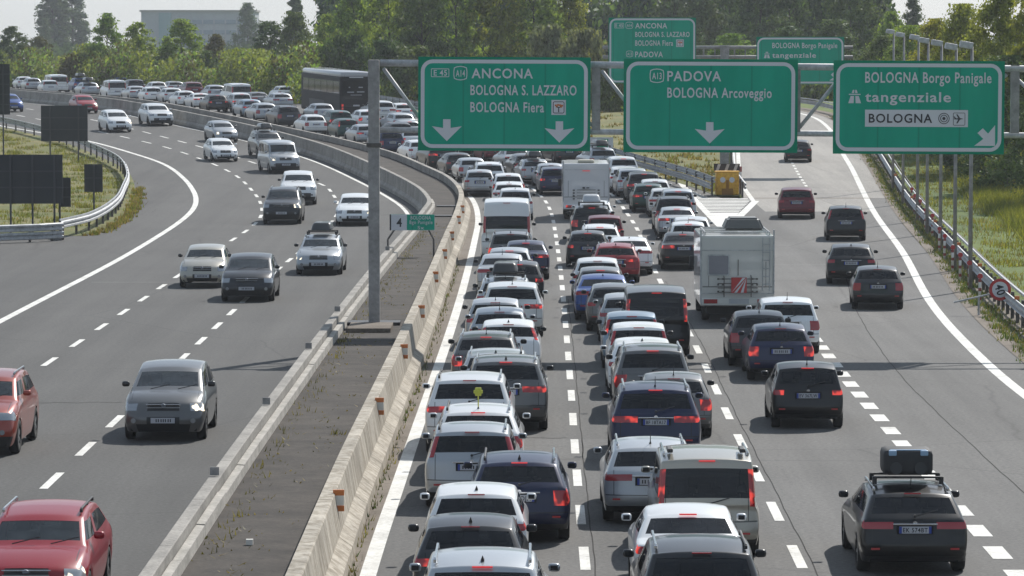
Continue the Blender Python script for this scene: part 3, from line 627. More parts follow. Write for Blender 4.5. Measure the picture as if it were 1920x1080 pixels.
# ---------------------------------------------------------------- crash cushion, chevron plate
c0 = on_ground(1364, 367); cc = empty('crash_cushion', (c0.x, c0.y, c0.z)); tag(cc, 'yellow plastic crash cushion standing at the tip of the painted gore', 'crash cushion')
q = MB(); q.box((0, .45, .66), (1.25, .9, 1.24), bev=.07); q.build('body', M_YEL, cc)
q = MB(); q.box((0, -.008, .22), (.62, .03, .34), bev=.02); q.box((0, -.008, .6), (.16, .03, .5), bev=.02); q.build('recess_shade', mat('yellow_shadow', (.30, .13, .01), .6), cc)  # raised blocks, recess shade put into a darker yellow
for sx in (-.26, .24):
    q = MB(); n = 16; q.add([(sx+.15*math.cos(2*math.pi*i/n), -.006, .86+.15*math.sin(2*math.pi*i/n)) for i in range(n)], [tuple(range(n))]); q.build('reflector_disc', M_SW, cc)
q = MB(); q.box((0, .46, 1.30), (1.32, .96, .06), bev=.02); q.build('lid', M_YEL, cc)
cp_ = empty('chevron_plate', (c0.x+.05, c0.y+1.6, c0.z)); tag(cp_, 'black and white chevron plate just behind the yellow crash cushion', 'marker plate')
q = MB(); q.box((0, .02, 1.48), (1.42, .04, .42)); q.build('plate', M_SK, cp_)
for k in range(3):
    q = MB(); a = -.62+k*.48; q.flat([(a, 1.29), (a+.16, 1.29), (a+.30, 1.67), (a+.14, 1.67)], -.004); q.build('stripe', M_STEEL, cp_)
for dx in (-.5, .5):
    q = MB(); q.box((dx, .06, .8), (.06, .06, 1.6)); q.build('leg', M_POST, cp_)
dl = empty('delineator', on_ground(1388, 352)); tag(dl, 'short red and white delineator post right of the crash cushion', 'delineator')
for k in range(4):
    q = MB(); q.tube((0, 0, .3*k), (0, 0, .3*k+.3), .09, 10); q.build('band', M_REDP if k % 2 else M_REFW, dl)
# ---------------------------------------------------------------- lamp posts, striped posts, tilted 40 sign on the right bank
lamps = [((1819, 545), (1822, 82), 'nearest the camera, rightmost of the row'), ((1790, 508), (1797, 85), 'second from the right in the row'), ((1763, 471), (1772, 78), 'third from the right in the row'), ((1738, 440), (1728, 73), 'in the middle of the row'), ((1720, 415), (1690, 67), 'third from the left in the row'), ((1693, 383), (1676, 62), 'second from the left in the row'), ((1674, 355), (1657, 56), 'farthest away, leftmost of the row')]
for (bx, by), (hx, hy), lb in lamps:
    p = on_ground(bx, by); t = empty('lamp_post', p); tag(t, 'grey lamp post on the right bank, '+lb, 'lamp post', 'lamp posts along the right bank')
    top = at(bx, hy+5, p.y).z-p.z
    q = MB(); q.tube((0, 0, 0), (0, 0, top), .085, 10, .055); q.build('pole', M_POLE, t, True)
    q = MB(); q.box((-.20, 0, top+.06), (.46, .36, .22), Matrix.Rotation(R(10), 3, 'Y'), bev=.03); q.build('lamp_head', M_STEEL, t)
    q = MB(); q.box((-.21, 0, top-.055), (.38, .26, .02), Matrix.Rotation(R(10), 3, 'Y')); q.build('lamp_glass', mat('lamp_glass', (.5, .52, .5), .2), t)
tops = [(1709, 363, 390), (1715, 367, 404), (1725, 385, 415), (1735, 396, 434), (1748, 408, 445), (1761, 425, 473), (1771, 440, 488), (1786, 460, 512), (1800, 473, 528), (1817, 488, 545), (1837, 512, 573)]
ords = ['farthest', 'second farthest', 'third farthest', 'fourth farthest', 'fifth farthest', 'middle', 'fifth nearest', 'fourth nearest', 'third nearest', 'second nearest', 'nearest']
for i, (px, ty, by) in enumerate(tops):
    p = on_ground(px, by); t = empty('striped_post', p); tag(t, 'red and white striped post, '+ords[i]+' of the slanting row behind the right rail', 'striped post', 'striped posts behind the right guard rail')
    h = 1.08
    q = MB(); q.tube((0, 0, 0), (0, 0, h), .05, 10); q.build('pole', M_REFW, t, True)
    for k in range(3): q = MB(); q.tube((0, 0, .18+.30*k), (0, 0, .29+.30*k), .054, 10, caps=False); q.build('red_band', M_REDP, t, True)
    q = MB(); q.tube((0, -.05, h-.1), (0, -.08, h-.1), .09, 14); q.build('reflector_disc', M_SR, t)
p = on_ground(1856, 592); t = empty('speed_sign', p); tag(t, 'round white 40 speed limit sign with red rim, tipped over on the right bank', 'road sign')
cz = at(1875, 543, p.y)-p; n = 28
def disc(r0, r1, y):
    q = MB(); A = [(cz.x+r1*math.cos(2*math.pi*i/n), cz.z+r1*math.sin(2*math.pi*i/n)) for i in range(n)]
    if r0: q.ring(A, [(cz.x+r0*math.cos(2*math.pi*i/n), cz.z+r0*math.sin(2*math.pi*i/n)) for i in range(n)], y)
    else: q.flat(A, y)
    return q
q = MB(); q.tube((cz.x, .03, cz.z), (cz.x, .0, cz.z), .35, 28); q.build('plate', M_BACK, t)
disc(0, .34, -.004).build('face', M_SW, t); disc(.255, .35, -.008).build('rim', M_SR, t)
letter('40', cz.x-.17, cz.x+.17, cz.z-.13, cz.z+.13, -.012, M_SK, t, 'lettering', .02, R(-72))
q = MB(); q.tube((cz.x-.1, .07, cz.z-.1), (-1.15, .07, .42), .03, 8); q.tube((-.35, .05, 0), (-.35, .05, .62), .035, 8); q.build('pole', M_STEEL, t)
# ---------------------------------------------------------------- backs of signs on the left verge
def sign_back(Y, x0, x1, y0, y1, poles, label, bars=(.33, .66)):
    c = at((x0+x1)/2, y1, Y); t = empty('traffic_sign', (c.x, Y, g(Y))); tag(t, label, 'road sign', None)
    a, b = at(x0, y1, Y), at(x1, y0, Y); w, h = b.x-a.x, b.z-a.z; zc = (a.z+b.z)/2-g(Y)
    q = MB(); q.box((0, .1, zc), (w, .05, h)); q.build('panel', M_BACK, t)
    for f in bars: q = MB(); q.box((0, .055, zc+h*(f-.5)), (w*.99, .045, .06)); q.build('frame_bar', M_FRAME, t)
    for px in poles:
        x = at(px, y1, Y).x-c.x; q = MB(); q.box((x, 0, (b.z-g(Y))/2-.02), (.085, .07, b.z-g(Y)-.06)); q.build('pole', M_FRAME, t)
sign_back(172.5, -60, 117, 290, 382, (-20, 20, 61, 102), 'largest dark sign back at the left edge, seen from behind')
sign_back(173.5, 110.5, 132, 333, 388, (112,), 'small narrow dark sign back touching the largest one')
sign_back(186.5, 158, 192, 308, 360, (176,), 'small tilted dark sign back on a single pole in the verge grass', (.5,))
sign_back(243.0, 77, 164, 198, 265, (94, 147), 'dark rectangular sign back standing high on two thin poles')
sign_back(225.0, -70, 18, 120, 215, (-40, 6), 'tall dark sign back cut off by the left edge of the picture', (.2, .4, .6, .8))
# ---------------------------------------------------------------- vehicles
SPEC = dict(  # L, W, H, tail top z, window-base l, roof-rear l, roof-front l, cowl l, cowl z, bonnet-edge z, roof width factor, wheel r, rear axle, front axle, tail lamps
 ci=dict(L=3.65, W=1.64, H=1.47, zt=.96, l5=.12, l6=.34, l8=1.95, l9=2.78, zc=1.0, zf=.80, rw=.77, r=.29, ra=.62, fa=2.95),
 ha=dict(L=4.05, W=1.72, H=1.43, zt=.97, l5=.15, l6=.55, l8=2.2, l9=3.05, zc=.97, zf=.76, rw=.72, r=.31, ra=.72, fa=3.25),
 mp=dict(L=4.35, W=1.79, H=1.56, zt=1.02, l5=.14, l6=.46, l8=2.35, l9=3.4, zc=1.04, zf=.84, rw=.75, r=.32, ra=.75, fa=3.45),
 es=dict(L=4.62, W=1.79, H=1.43, zt=.98, l5=.15, l6=.62, l8=2.55, l9=3.4, zc=.96, zf=.76, rw=.73, r=.32, ra=.88, fa=3.68),
 se=dict(L=4.55, W=1.79, H=1.40, zt=1.02, l5=.62, l6=1.22, l8=2.5, l9=3.35, zc=.97, zf=.76, rw=.71, r=.32, ra=.92, fa=3.65),
 su=dict(L=4.60, W=1.87, H=1.64, zt=1.10, l5=.15, l6=.50, l8=2.5, l9=3.35, zc=1.12, zf=.96, rw=.74, r=.37, ra=.85, fa=3.6),
 mv=dict(L=4.40, W=1.84, H=1.81, zt=.93, l5=.06, l6=.20, l8=2.7, l9=3.5, zc=1.14, zf=.90, rw=.84, r=.32, ra=.72, fa=3.5),
 va=dict(L=4.95, W=1.92, H=1.95, zt=1.04, l5=.05, l6=.20, l8=3.45, l9=4.2, zc=1.18, zf=1.0, rw=.85, r=.33, ra=.95, fa=4.05),
 hv=dict(L=5.60, W=2.06, H=2.52, zt=1.22, l5=.05, l6=.24, l8=4.2, l9=4.95, zc=1.25, zf=1.05, rw=.84, r=.34, ra=1.05, fa=4.65))
FS = [-1, -.90, -.72, -.45, 0, .45, .72, .90, 1]
def shell(sp, tail, wq):
    """one smooth control cage for the whole car; returns {(part, side): (V, F)} after two subdivisions"""
    L, W, H, zt, l5, l6, l8, l9, zc, zf, rw, r = [sp[k] for k in ('L', 'W', 'H', 'zt', 'l5', 'l6', 'l8', 'l9', 'zc', 'zf', 'rw', 'r')]
    hw = W/2; kz = zt/.97
    V = []; rows = []
    def row(l, z, w, c, d=.015):
        ids = []
        for f in FS:
            V.append((f*w*hw, l+c*abs(f)**3, z-d*abs(f)**2.5)); ids.append(len(V)-1)
        rows.append(ids); return ids
    tags = []                              # strip tag between row i and i+1
    a = [row(.20, .24, .84, .08), row(.04, .34, .92, .12), row(0, .50*kz, .955, .14), row(.045, .66*kz, .955, .14), row(.06, .66*kz*.48+(zt-.05)*.52, .95, .135), row(.085, zt-.05, .93, .13)]
    tags += ['bumper', 'low', 'panel', 'lamplow', 'lamp']
    cw, cf = .10, .12
    lr5, lf9 = l5+cw, l9-cf
    xs = [lr5]; ra, fa = sp['ra'], sp['fa']
    cand = [.3]+[ra+k*r for k in (-1.18, -.75, 0, .75, 1.18)]+[(ra+fa)/2-.62, (ra+fa)/2-.02, (ra+fa)/2+.07, (ra+fa)/2+.66]+[fa+k*r for k in (-1.18, -.75, 0, .75, 1.18)]
    fixed = [lr5, lf9]; end = L-.22-.2
    cols = sorted([c for c in cand if all(abs(c-q) > .07 for q in fixed) and .27 < c < end-.05]+fixed)
    deck = [c for c in cols if c < lr5]; gh = [c for c in cols if lr5 <= c <= lf9]; hood = [c for c in cols if c > lf9]
    drow = []
    for c in deck:
        t = (c-.2)/(l5+.1-.2+1e-6); drow.append(row(c-.10, zt-.03+t*.03, .925, .10, .02)); tags.append('deck')
    w5 = row(l5, zt, .90, cw, .02); tags.append('deck')
    q1, q2 = wq
    def roofpt(t):                         # roof centre line
        zr, zfz = H-.085, H-.10
        return l6+t*(l8-l6), (zr*(1-t)+zfz*t)+.095*(1-(2*t-1.05)**2*.9)
    z6 = roofpt(0)[1]
    wr = []
    for q in (q1, q2):
        bul = .03*math.sin(math.pi*q); wr.append(row(l5+(l6-l5)*q**1.15-bul, zt+(z6-zt)*q, .90+(rw-.90)*q+.02*math.sin(math.pi*q), cw+( .07-cw)*q, .02)); 
    tags += ['win0', 'rearglass']
    n = len(gh); rr = []
    for j in range(n):
        t = j/(n-1) if n > 1 else 0; t = (gh[j]-gh[0])/(gh[-1]-gh[0])
        l, z = roofpt(t); rr.append(row(l, z, rw+.015*math.sin(math.pi*t), .07*(1-t)-.12*t, .055)); tags.append('win1' if j == 0 else 'roof')
    z8 = roofpt(1)[1]; wf = []
    for q in (.93, .05):
        wf.append(row(l9+(l8-l9)*q, zc+(z8-zc)*q+.02*math.sin(math.pi*q), .88+(rw-.88)*q, -.12, .03))
    tags += ['ws1', 'windscreen']
    w9 = row(l9, zc, .90, -cf, .03); tags.append('ws0')
    hr = []
    for c in hood:
        t = (c-lf9)/(end-lf9); hr.append(row(c+.12+.08*t, zc+(zf-zc)*t**1.4+.035*math.sin(math.pi*t), .91-.02*t, -(.12+.08*t), .045)); tags.append('hood')
    b = [row(L-.22, zf, .885, -.20, .05), row(L-.165, zf-.075, .905, -.235, .03), row(L-.10, zf-.16, .925, -.26), row(L-.015, .50*zf/.76, .95, -.28), row(L, .36*zf/.76, .95, -.26), row(L-.14, .22, .86, -.14)]
    tags += ['hood', 'nose', 'nose', 'fpanel', 'lowgrille', 'fbumper']
    Fc, T = [], []
    def add(f, t): Fc.append(f); T.append(t)
    for i in range(len(rows)-1):
        tg = tags[i]
        for k in range(8):
            f = (rows[i][k], rows[i][k+1], rows[i+1][k+1], rows[i+1][k]); inner = 1 <= k <= 6; mid2 = 2 <= k <= 5; mid = k in (3, 4)
            if tg == 'rearglass': p = 'rear_window' if inner else ('tail_light' if tail == 'pillar' else 'body')
            elif tg == 'win0': p = 'tail_light' if (tail == 'pillar' and not inner) else 'body'
            elif tg == 'windscreen': p = 'windscreen' if inner else 'body'
            elif tg == 'lamp': p = 'tail_light' if ((tail == 'wide' and not mid) or (tail in ('low', 'tall') and not mid2)) else 'body'
            elif tg == 'lamplow': p = 'tail_light' if tail == 'tall' and not mid2 else 'body'
            elif tg == 'panel': p = 'tail_light' if (tail == 'low2' and not mid2) else 'body'
            elif tg in ('bumper',): p = 'bumper'
            elif tg == 'nose': p = 'grille' if mid else 'body' if mid2 else 'headlight'
            elif tg == 'lowgrille': p = 'grille' if (mid2 and sp['H'] > 1.6) or mid else 'body'
            elif tg == 'fbumper': p = 'bumper' if sp['H'] > 1.6 or mid2 else 'body'
            else: p = 'body'
            add(f, p)
    for sd, fi in ((-1, 0), (1, 8)):
        E = [q[fi] for q in a]; Fr = [q[fi] for q in b]
        colv = [[E[5], E[4], E[3], E[2], E[1], E[0]]]; belt = []
        allc = deck+gh+hood
        topid = {}
        for i, c in enumerate(deck): topid[c] = drow[i][fi]
        topid[gh[0]] = w5[fi]; topid[gh[-1]] = w9[fi]
        for i, c in enumerate(hood): topid[c] = hr[i][fi]
        zw = r
        for c in allc:
            if c in topid: bid = topid[c]
            else:
                t = (c-gh[0])/(gh[-1]-gh[0]); zb = V[w5[fi]][2]*(1-t)+V[w9[fi]][2]*t-.015*math.sin(math.pi*t)
                V.append((sd*hw*(.905+.045*math.sin(math.pi*min(1, max(0, t)))), c, zb)); bid = len(V)-1
            topid[c] = bid
            zb = V[bid][2]
            arch = 0
            for ax in (ra, fa):
                d = abs(c-ax)
                if d < 1.0*r: arch = zw+math.sqrt(max(0, (1.14*r)**2-d*d))
            ze = [zb-.10, zb-.24, zb-.36, .40, .24]
            if arch: ze[4] = arch; ze[3] = max(ze[3], arch+.04); ze[2] = max(ze[2], min(ze[0]-.05, ze[3]+.05)); ze[1] = max(ze[1], min(ze[0]-.025, ze[2]+.04))
            endf = 1-.03*max(0, (.45-c)/.25) if c < .45 else 1-.04*max(0, (c-(L-.75))/.4) if c > L-.75 else 1
            ids = [bid]
            for z, w in zip(ze, (.985, .997, 1.0, .995, .955 if not arch else .99)): V.append((sd*hw*w*endf, c, z)); ids.append(len(V)-1)
            colv.append(ids)
        colv.append(Fr)
        nc = len(colv)
        for i in range(nc-1):
            for k in range(5):
                f = (colv[i][k], colv[i][k+1], colv[i+1][k+1], colv[i+1][k])
                if sd > 0: f = f[::-1]
                p = 'body'
                if i == 0 and k == 0 and tail in ('wide', 'low', 'tall'): p = 'tail_light'
                if i == 0 and k == 1 and tail == 'low2': p = 'tail_light'
                if i == 0 and k == 1 and tail == 'tall': p = 'tail_light'
                if i == nc-2 and k in (0, 1): p = 'headlight'
                if k == 4 and i == 0: p = 'bumper'
                add(f, p)
        # greenhouse
        mids = []
        for j, c in enumerate(gh):
            if j == 0: ids = [w5[fi], wr[0][fi], wr[1][fi], rr[0][fi]]
            elif j == len(gh)-1: ids = [w9[fi], wf[1][fi], wf[0][fi], rr[-1][fi]]
            else:
                B, Tp = Vector(V[topid[c]]), Vector(V[rr[j][fi]]); ids = [topid[c]]
                for q in (.07, .90):
                    P = B.lerp(Tp, q); P.x += sd*.035*math.sin(math.pi*q); V.append(tuple(P)); ids.append(len(V)-1)
                ids.append(rr[j][fi])
            mids.append(ids)
        bp = (ra+fa)/2+.02
        for j in range(len(gh)-1):
            for k in range(3):
                f = (mids[j][k], mids[j+1][k], mids[j+1][k+1], mids[j][k+1])
                if sd < 0: f = f[::-1]
                p = 'body'
                c = (gh[j]+gh[j+1])/2
                if k == 1 and j > 0 and j < len(gh)-2 and abs(c-bp) > .06: p = 'side_window_rear' if c < bp else 'side_window_front'
                if k == 1 and j == len(gh)-2: p = 'side_window_front'
                if k == 1 and j == 0 and tail == 'pillar': p = 'tail_light'
                if sp.get('panelvan') and p == 'side_window_rear' : p = 'body'
                add(f, p)
    names = sorted(set(T)); me = bpy.data.meshes.new('cage'); me.from_pydata(V, [], Fc)
    bm = bmesh.new(); bm.from_mesh(me); bmesh.ops.recalc_face_normals(bm, faces=bm.faces[:])
    if sum(f.normal.z*f.calc_area() for f in bm.faces if f.calc_center_median().z > H*.85) < 0: bmesh.ops.reverse_faces(bm, faces=bm.faces[:])
    bm.to_mesh(me); bm.free()
    for n_ in names: me.materials.append(mat('tag_'+n_, (.5, .5, .5)))
    me.polygons.foreach_set('material_index', [names.index(t) for t in T])
    o = bpy.data.objects.new('cage', me); COL.objects.link(o); sm = o.modifiers.new('s', 'SUBSURF'); sm.levels = 2; sm.render_levels = 2
    dg = bpy.context.evaluated_depsgraph_get(); ev = o.evaluated_get(dg).to_mesh()
    nv = len(ev.vertices); co = np.empty(nv*3); ev.vertices.foreach_get('co', co); co = co.reshape(-1, 3)
    nm = np.empty(nv*3); ev.vertices.foreach_get('normal', nm); nm = nm.reshape(-1, 3)
    npoly = len(ev.polygons); idx = np.empty(npoly*4, int); ev.loops.foreach_get('vertex_index', idx); idx = idx.reshape(-1, 4)
    mi = np.empty(npoly, int); ev.polygons.foreach_get('material_index', mi)
    out = {}
    for i, n_ in enumerate(names):
        sel = idx[mi == i]
        if n_ in ('tail_light', 'headlight') or n_.startswith('side_window'):
            cx = co[sel].mean(1)[:, 0]; parts = [((n_, 'L'), sel[cx < 0]), ((n_, 'R'), sel[cx >= 0])]
        elif n_ in ('grille', 'bumper'):
            cy = co[sel].mean(1)[:, 1]; parts = [((n_, 'rear'), sel[cy < L/2]), ((n_, 'front'), sel[cy >= L/2])]
        else: parts = [((n_, ''), sel)]
        for key, f in parts:
            if len(f) == 0: continue
            u, inv = np.unique(f, return_inverse=True); P = co[u].copy()
            if key[0] != 'body': 
                P = P+nm[u]*(.004 if key[0] in ('tail_light', 'headlight') else -.004)
            P[:, 1] -= L/2
            out[key] = (P, inv.reshape(-1, 4))
    bpy.data.objects.remove(o); bpy.data.meshes.remove(me)
    return out
PROTO = {}
def qmesh(name, P, Fc, m, smooth=True):
    return mesh_from(name, P, [tuple(int(i) for i in f) for f in Fc], smooth, [m])
def wheel_meshes(r, w=.2):
    t = MB(); n = 28; prof = [(.60*r, -w/2), (.93*r, -w/2), (r, -w/2+.03), (r, w/2-.03), (.93*r, w/2), (.60*r, w/2)]
    V = [(z, p*math.cos(2*math.pi*i/n), p*math.sin(2*math.pi*i/n)) for i in range(n) for p, z in prof]; k = len(prof)
    t.add(V, [(i*k+j, ((i+1) % n)*k+j, ((i+1) % n)*k+(j+1) % k, i*k+(j+1) % k) for i in range(n) for j in range(k)])
    tm = mesh_from('tyre', t.V, t.F, True, [M_RUB])
    q = MB(); q.tube((-w*.32, 0, 0), (w*.32, 0, 0), .60*r, 20)
    for s in (-1, 1):
        for i in range(5):
            a = 2*math.pi*i/5; q.box((s*w*.36, math.cos(a)*.33*r, math.sin(a)*.33*r), (.03, .16*r, .5*r), Matrix.Rotation(a-math.pi/2, 3, 'X'))
    rm = mesh_from('rim', q.V, q.F, False, [M_RIM])
    return tm, rm
def mbmesh(name, q, mats, smooth=False): return mesh_from(name, q.V, q.F, smooth, mats if isinstance(mats, list) else [mats], q.M)
def proto(ty, tail, front, pv=False):
    """list of (name, mesh, location, material key, parent index)"""
    key = (ty, tail, front)
    if key in PROTO: return PROTO[key]
    sp = SPEC[ty]; L, W, H = sp['L'], sp['W'], sp['H']; sp['panelvan'] = ty in ('hv',)
    wq = {'hv': (.04, .54), 'va': (.06, .90), 'mv': (.015, .95)}.get(ty, (.02, .985))
    if tail == 'box': pass
    sh = shell(sp, 'pillar' if tail == 'pillar' else tail, wq); out = []
    mm = {'body': 'paint', 'rear_window': M_GL, 'windscreen': M_GLW, 'tail_light': 'tail', 'headlight': 'head', 'grille': M_BLK, 'bumper': M_BLK}
    for (n_, s), (P, Fc) in sh.items():
        m = mm.get(n_, M_GL); nm_ = 'side_window' if n_.startswith('side_window') else n_
        if nm_ == 'bumper' and s == 'rear' and front: continue
        out.append((nm_, qmesh(nm_, P, Fc, M_GL if isinstance(m, str) else m), (0, 0, 0), m if isinstance(m, str) else None, None))
    q = MB(); q.box((0, 0, .36), (W*.80, L*.90, .26)); out.append(('underbody', mbmesh('underbody', q, M_UNDER), (0, 0, 0), None, None))
    q = MB()                              # seats and headrests seen through the glass
    for y, xs_, wd in ((sp['ra']+.35-L/2, (-.42, 0, .42), .40), ((sp['l8']+sp['l9'])/2-1.0-L/2, (-.36, .36), .50)):
        for x in xs_: q.box((x, y, .72), (wd, .16, .62), bev=.04); q.box((x, y-.02, min(H-.32, 1.12)), (.25, .09, .19), bev=.04)
    q.box((0, sp['l9']-.45-L/2, sp['zc']-.12), (W*.78, .35, .2), bev=.05); q.box((0, 0, .52), (W*.84, L*.55, .05))
    out.append(('seats', mbmesh('seats', q, mat('seat_fabric', (.03, .03, .032), .9)), (0, 0, 0), None, None))
    tm, rm = wheel_meshes(sp['r'])
    for y in (sp['ra'], sp['fa']):
        for s in (-1, 1):
            out.append(('wheel', tm, (s*(W/2-.115), y-L/2, sp['r']), None, None)); out.append(('rim', rm, (0, 0, 0), None, len(out)-1))
    q = MB(); q.box((0, 0, 0), (.22, .15, .15), bev=.045); pass
    q2 = MB(); q2.box((0, 0, 0), (.17, .11, .12), bev=.05); mmesh = mbmesh('mirror', q2, M_MIR, True)
    gq = MB(); gq.box((0, -.0535, 0), (.105, .004, .07)); gm = mbmesh('mirror_glass', gq, mat('mirror_glass', (.02, .021, .023), .5, 0, spec=.2))
    for s in (-1, 1):
        zz = sp['zc']+.10; out.append(('mirror', mmesh, (s*(W/2+.045), sp['l9']-.55-L/2, zz), 'mirror', None))
        if not front: out.append(('mirror_glass', gm, (0, 0, 0), None, len(out)-1))
    q = MB(); q.box((0, 0, 0), (.52, .016, .115)); q.cur = 1
    for s in (-1, 1): q.box((s*.24, -.0015, 0), (.042, .017, .113))
    q.cur = 2
    for k in range(7): q.box((-.165+.047*k+(.012 if k > 1 else 0)+(.012 if k > 4 else 0), -.0085 if not front else .0085, 0), (.024, .002, .066))
    pm = mbmesh('number_plate', q, [M_PLW, M_PLB, M_SK]); q.cur = 0
    zt = sp['zt']
    if front:
        zf = sp['zf']; q = MB(); q.box((0, 0, 0), (W*.42, .02, .018), bev=.005); out.append(('grille_trim', mbmesh('grille_trim', q, M_CHR), (0, L/2-.185, zf-.035), None, None))
        q = MB(); q.box((0, 0, 0), (W*.40, .02, .012)); out.append(('grille_bar', mbmesh('grille_bar', q, M_RIM), (0, L/2-.125, zf-.10), None, None))
        q = MB(); q.tube((0, 0, 0), (0, .02, -.01), .05, 16); out.append(('emblem', mbmesh('emblem', q, M_CHR), (0, L/2-.165, zf-.055), None, None))
        q = MB(); q.tube((0, 0, 0), (0, .03, 0), .055, 14); fm = mbmesh('fog_light', q, M_HL)
        for s in (-1, 1): out.append(('fog_light', fm, (s*W*.36, L/2-.10, .42*zf/.76), None, None))
        q = MB()
        for x in (-.25, .35): q.tube((x, 0, 0), (x-.42, -.10, .09), .009, 5)
        out.append(('wiper', mbmesh('wiper', q, M_BLK), (0, sp['l9']-L/2-.01, sp['zc']+.035), None, None))
    if front: out.append(('number_plate', pm, (0, L/2+.012, .43*sp['zf']/.76), None, None))
    else:
        zp = zt-.19 if ty not in ('va', 'hv') else .55
        if ty == 'mv': zp = .74
        out.append(('number_plate', pm, (0, -L/2+.035, zp), None, None))
        q = MB(); q.tube((0, 0, 0), (0, -.015, 0), .038, 16); out.append(('emblem', mbmesh('emblem', q, M_CHR), (0, -L/2+.078, zt-.085), None, None))
        z6 = H-.085+.095*(1-1.05**2*.9)
        yb = sp['l5']+(sp['l6']-sp['l5'])*.93-L/2
        q = MB(); q.box((0, -.008, 0), (.28, .035, .022), bev=.006); out.append(('brake_lamp', mbmesh('brake_lamp', q, M_BRK), (0, yb-.02, zt+(z6-zt)*.945+.012), 'brake', None))
        q = MB(); q.box((0, 0, 0), (.14, .02, .03)); rfm = mbmesh('rear_reflector', q, M_SR)
        for s in (-1, 1): out.append(('rear_reflector', rfm, (s*W*.36, -L/2+.035, .47*zt/.97), None, None))
        q = MB(); q.box((0, 0, 0), (.60, .012, .17), bev=.005); out.append(('plate_recess_shade', mbmesh('plate_recess_shade', q, M_UNDER), (0, -L/2+(.050 if ty != 'mv' else .052), zp+.012), None, None))  # flat dark panel, shade of a plate recess put into its colour
        if ty in ('su', 'es', 'mp'):
            q = MB(); q.box((0, 0, 0), (.72, .02, .025), bev=.006); out.append(('plate_trim', mbmesh('plate_trim', q, M_CHR), (0, -L/2+.04, zp+.095), None, None))
        if tail != 'none' and ty not in ('se', 'hv'):
            q = MB(); q.tube((0, -.012, 0), (.38, .07, .10), .011, 6); q.tube((0, -.02, 0), (0, .03, 0), .025, 8)
            out.append(('wiper', mbmesh('wiper', q, M_BLK), (0, sp['l5']-.035-L/2, zt+.03), None, None))
    PROTO[key] = out; return out
q = MB(); q.tube((0, 0, 0), (0, -.10, .22), .011, 6, .004); q.tube((0, .02, 0), (0, -.02, .035), .025, 8, .012); ANT = mbmesh('antenna', q, M_BLK)
q = MB(); q.add([(-.025, .08, 0), (.025, .08, 0), (.025, -.10, 0), (-.025, -.10, 0), (0, -.10, .075), (0, -.03, .06)], [(0, 1, 5), (1, 2, 4, 5), (0, 5, 4, 3), (2, 3, 4)]); FIN = mbmesh('antenna', q, M_BLK)
q = MB(); q.box((0, 0, 0), (.036, 1.55, .03), bev=.012)
for y in (-.76, 0, .76): q.box((0, y, -.03), (.045, .10, .06), bev=.012)
RAIL = mbmesh('roof_rail', q, M_CHR); q = MB(); q.V, q.F, q.M = [tuple(v.co) for v in RAIL.vertices], [tuple(p.vertices) for p in RAIL.polygons], [0]*len(RAIL.polygons); RAILB = mbmesh('roof_rail', q, M_BLK)
BULB = mesh_from('flower', [], []); 
def roof_box(label, loc, rz, m, group, kind='box'):
    o = empty('roof_box', loc, rz); tag(o, label, 'roof box', group)
    bm = bmesh.new(); bmesh.ops.create_cube(bm, size=1.0)
    for v in bm.verts:
        top = v.co.z > 0; f = v.co.y > 0
        v.co = Vector((v.co.x*(.66 if top else .82), v.co.y*(1.35 if top else 1.9)-(.1 if f else 0), .30+(v.co.z)*(.30)))
    bmesh.ops.bevel(bm, geom=bm.edges[:], offset=.10, segments=3, profile=.6, affect='EDGES')
    me = bpy.data.meshes.new('lid'); bm.to_mesh(me); bm.free(); me.polygons.foreach_set('use_smooth', [True]*len(me.polygons)); me.materials.append(m); link('lid', me, o)
    for y in (-.45, .5):
        q = MB(); q.box((0, y, .10), (1.16, .06, .035), bev=.01); q.box((-.54, y, .04), (.07, .09, .12)); q.box((.54, y, .04), (.07, .09, .12)); q.build('crossbar', M_BLK, o)
    return o
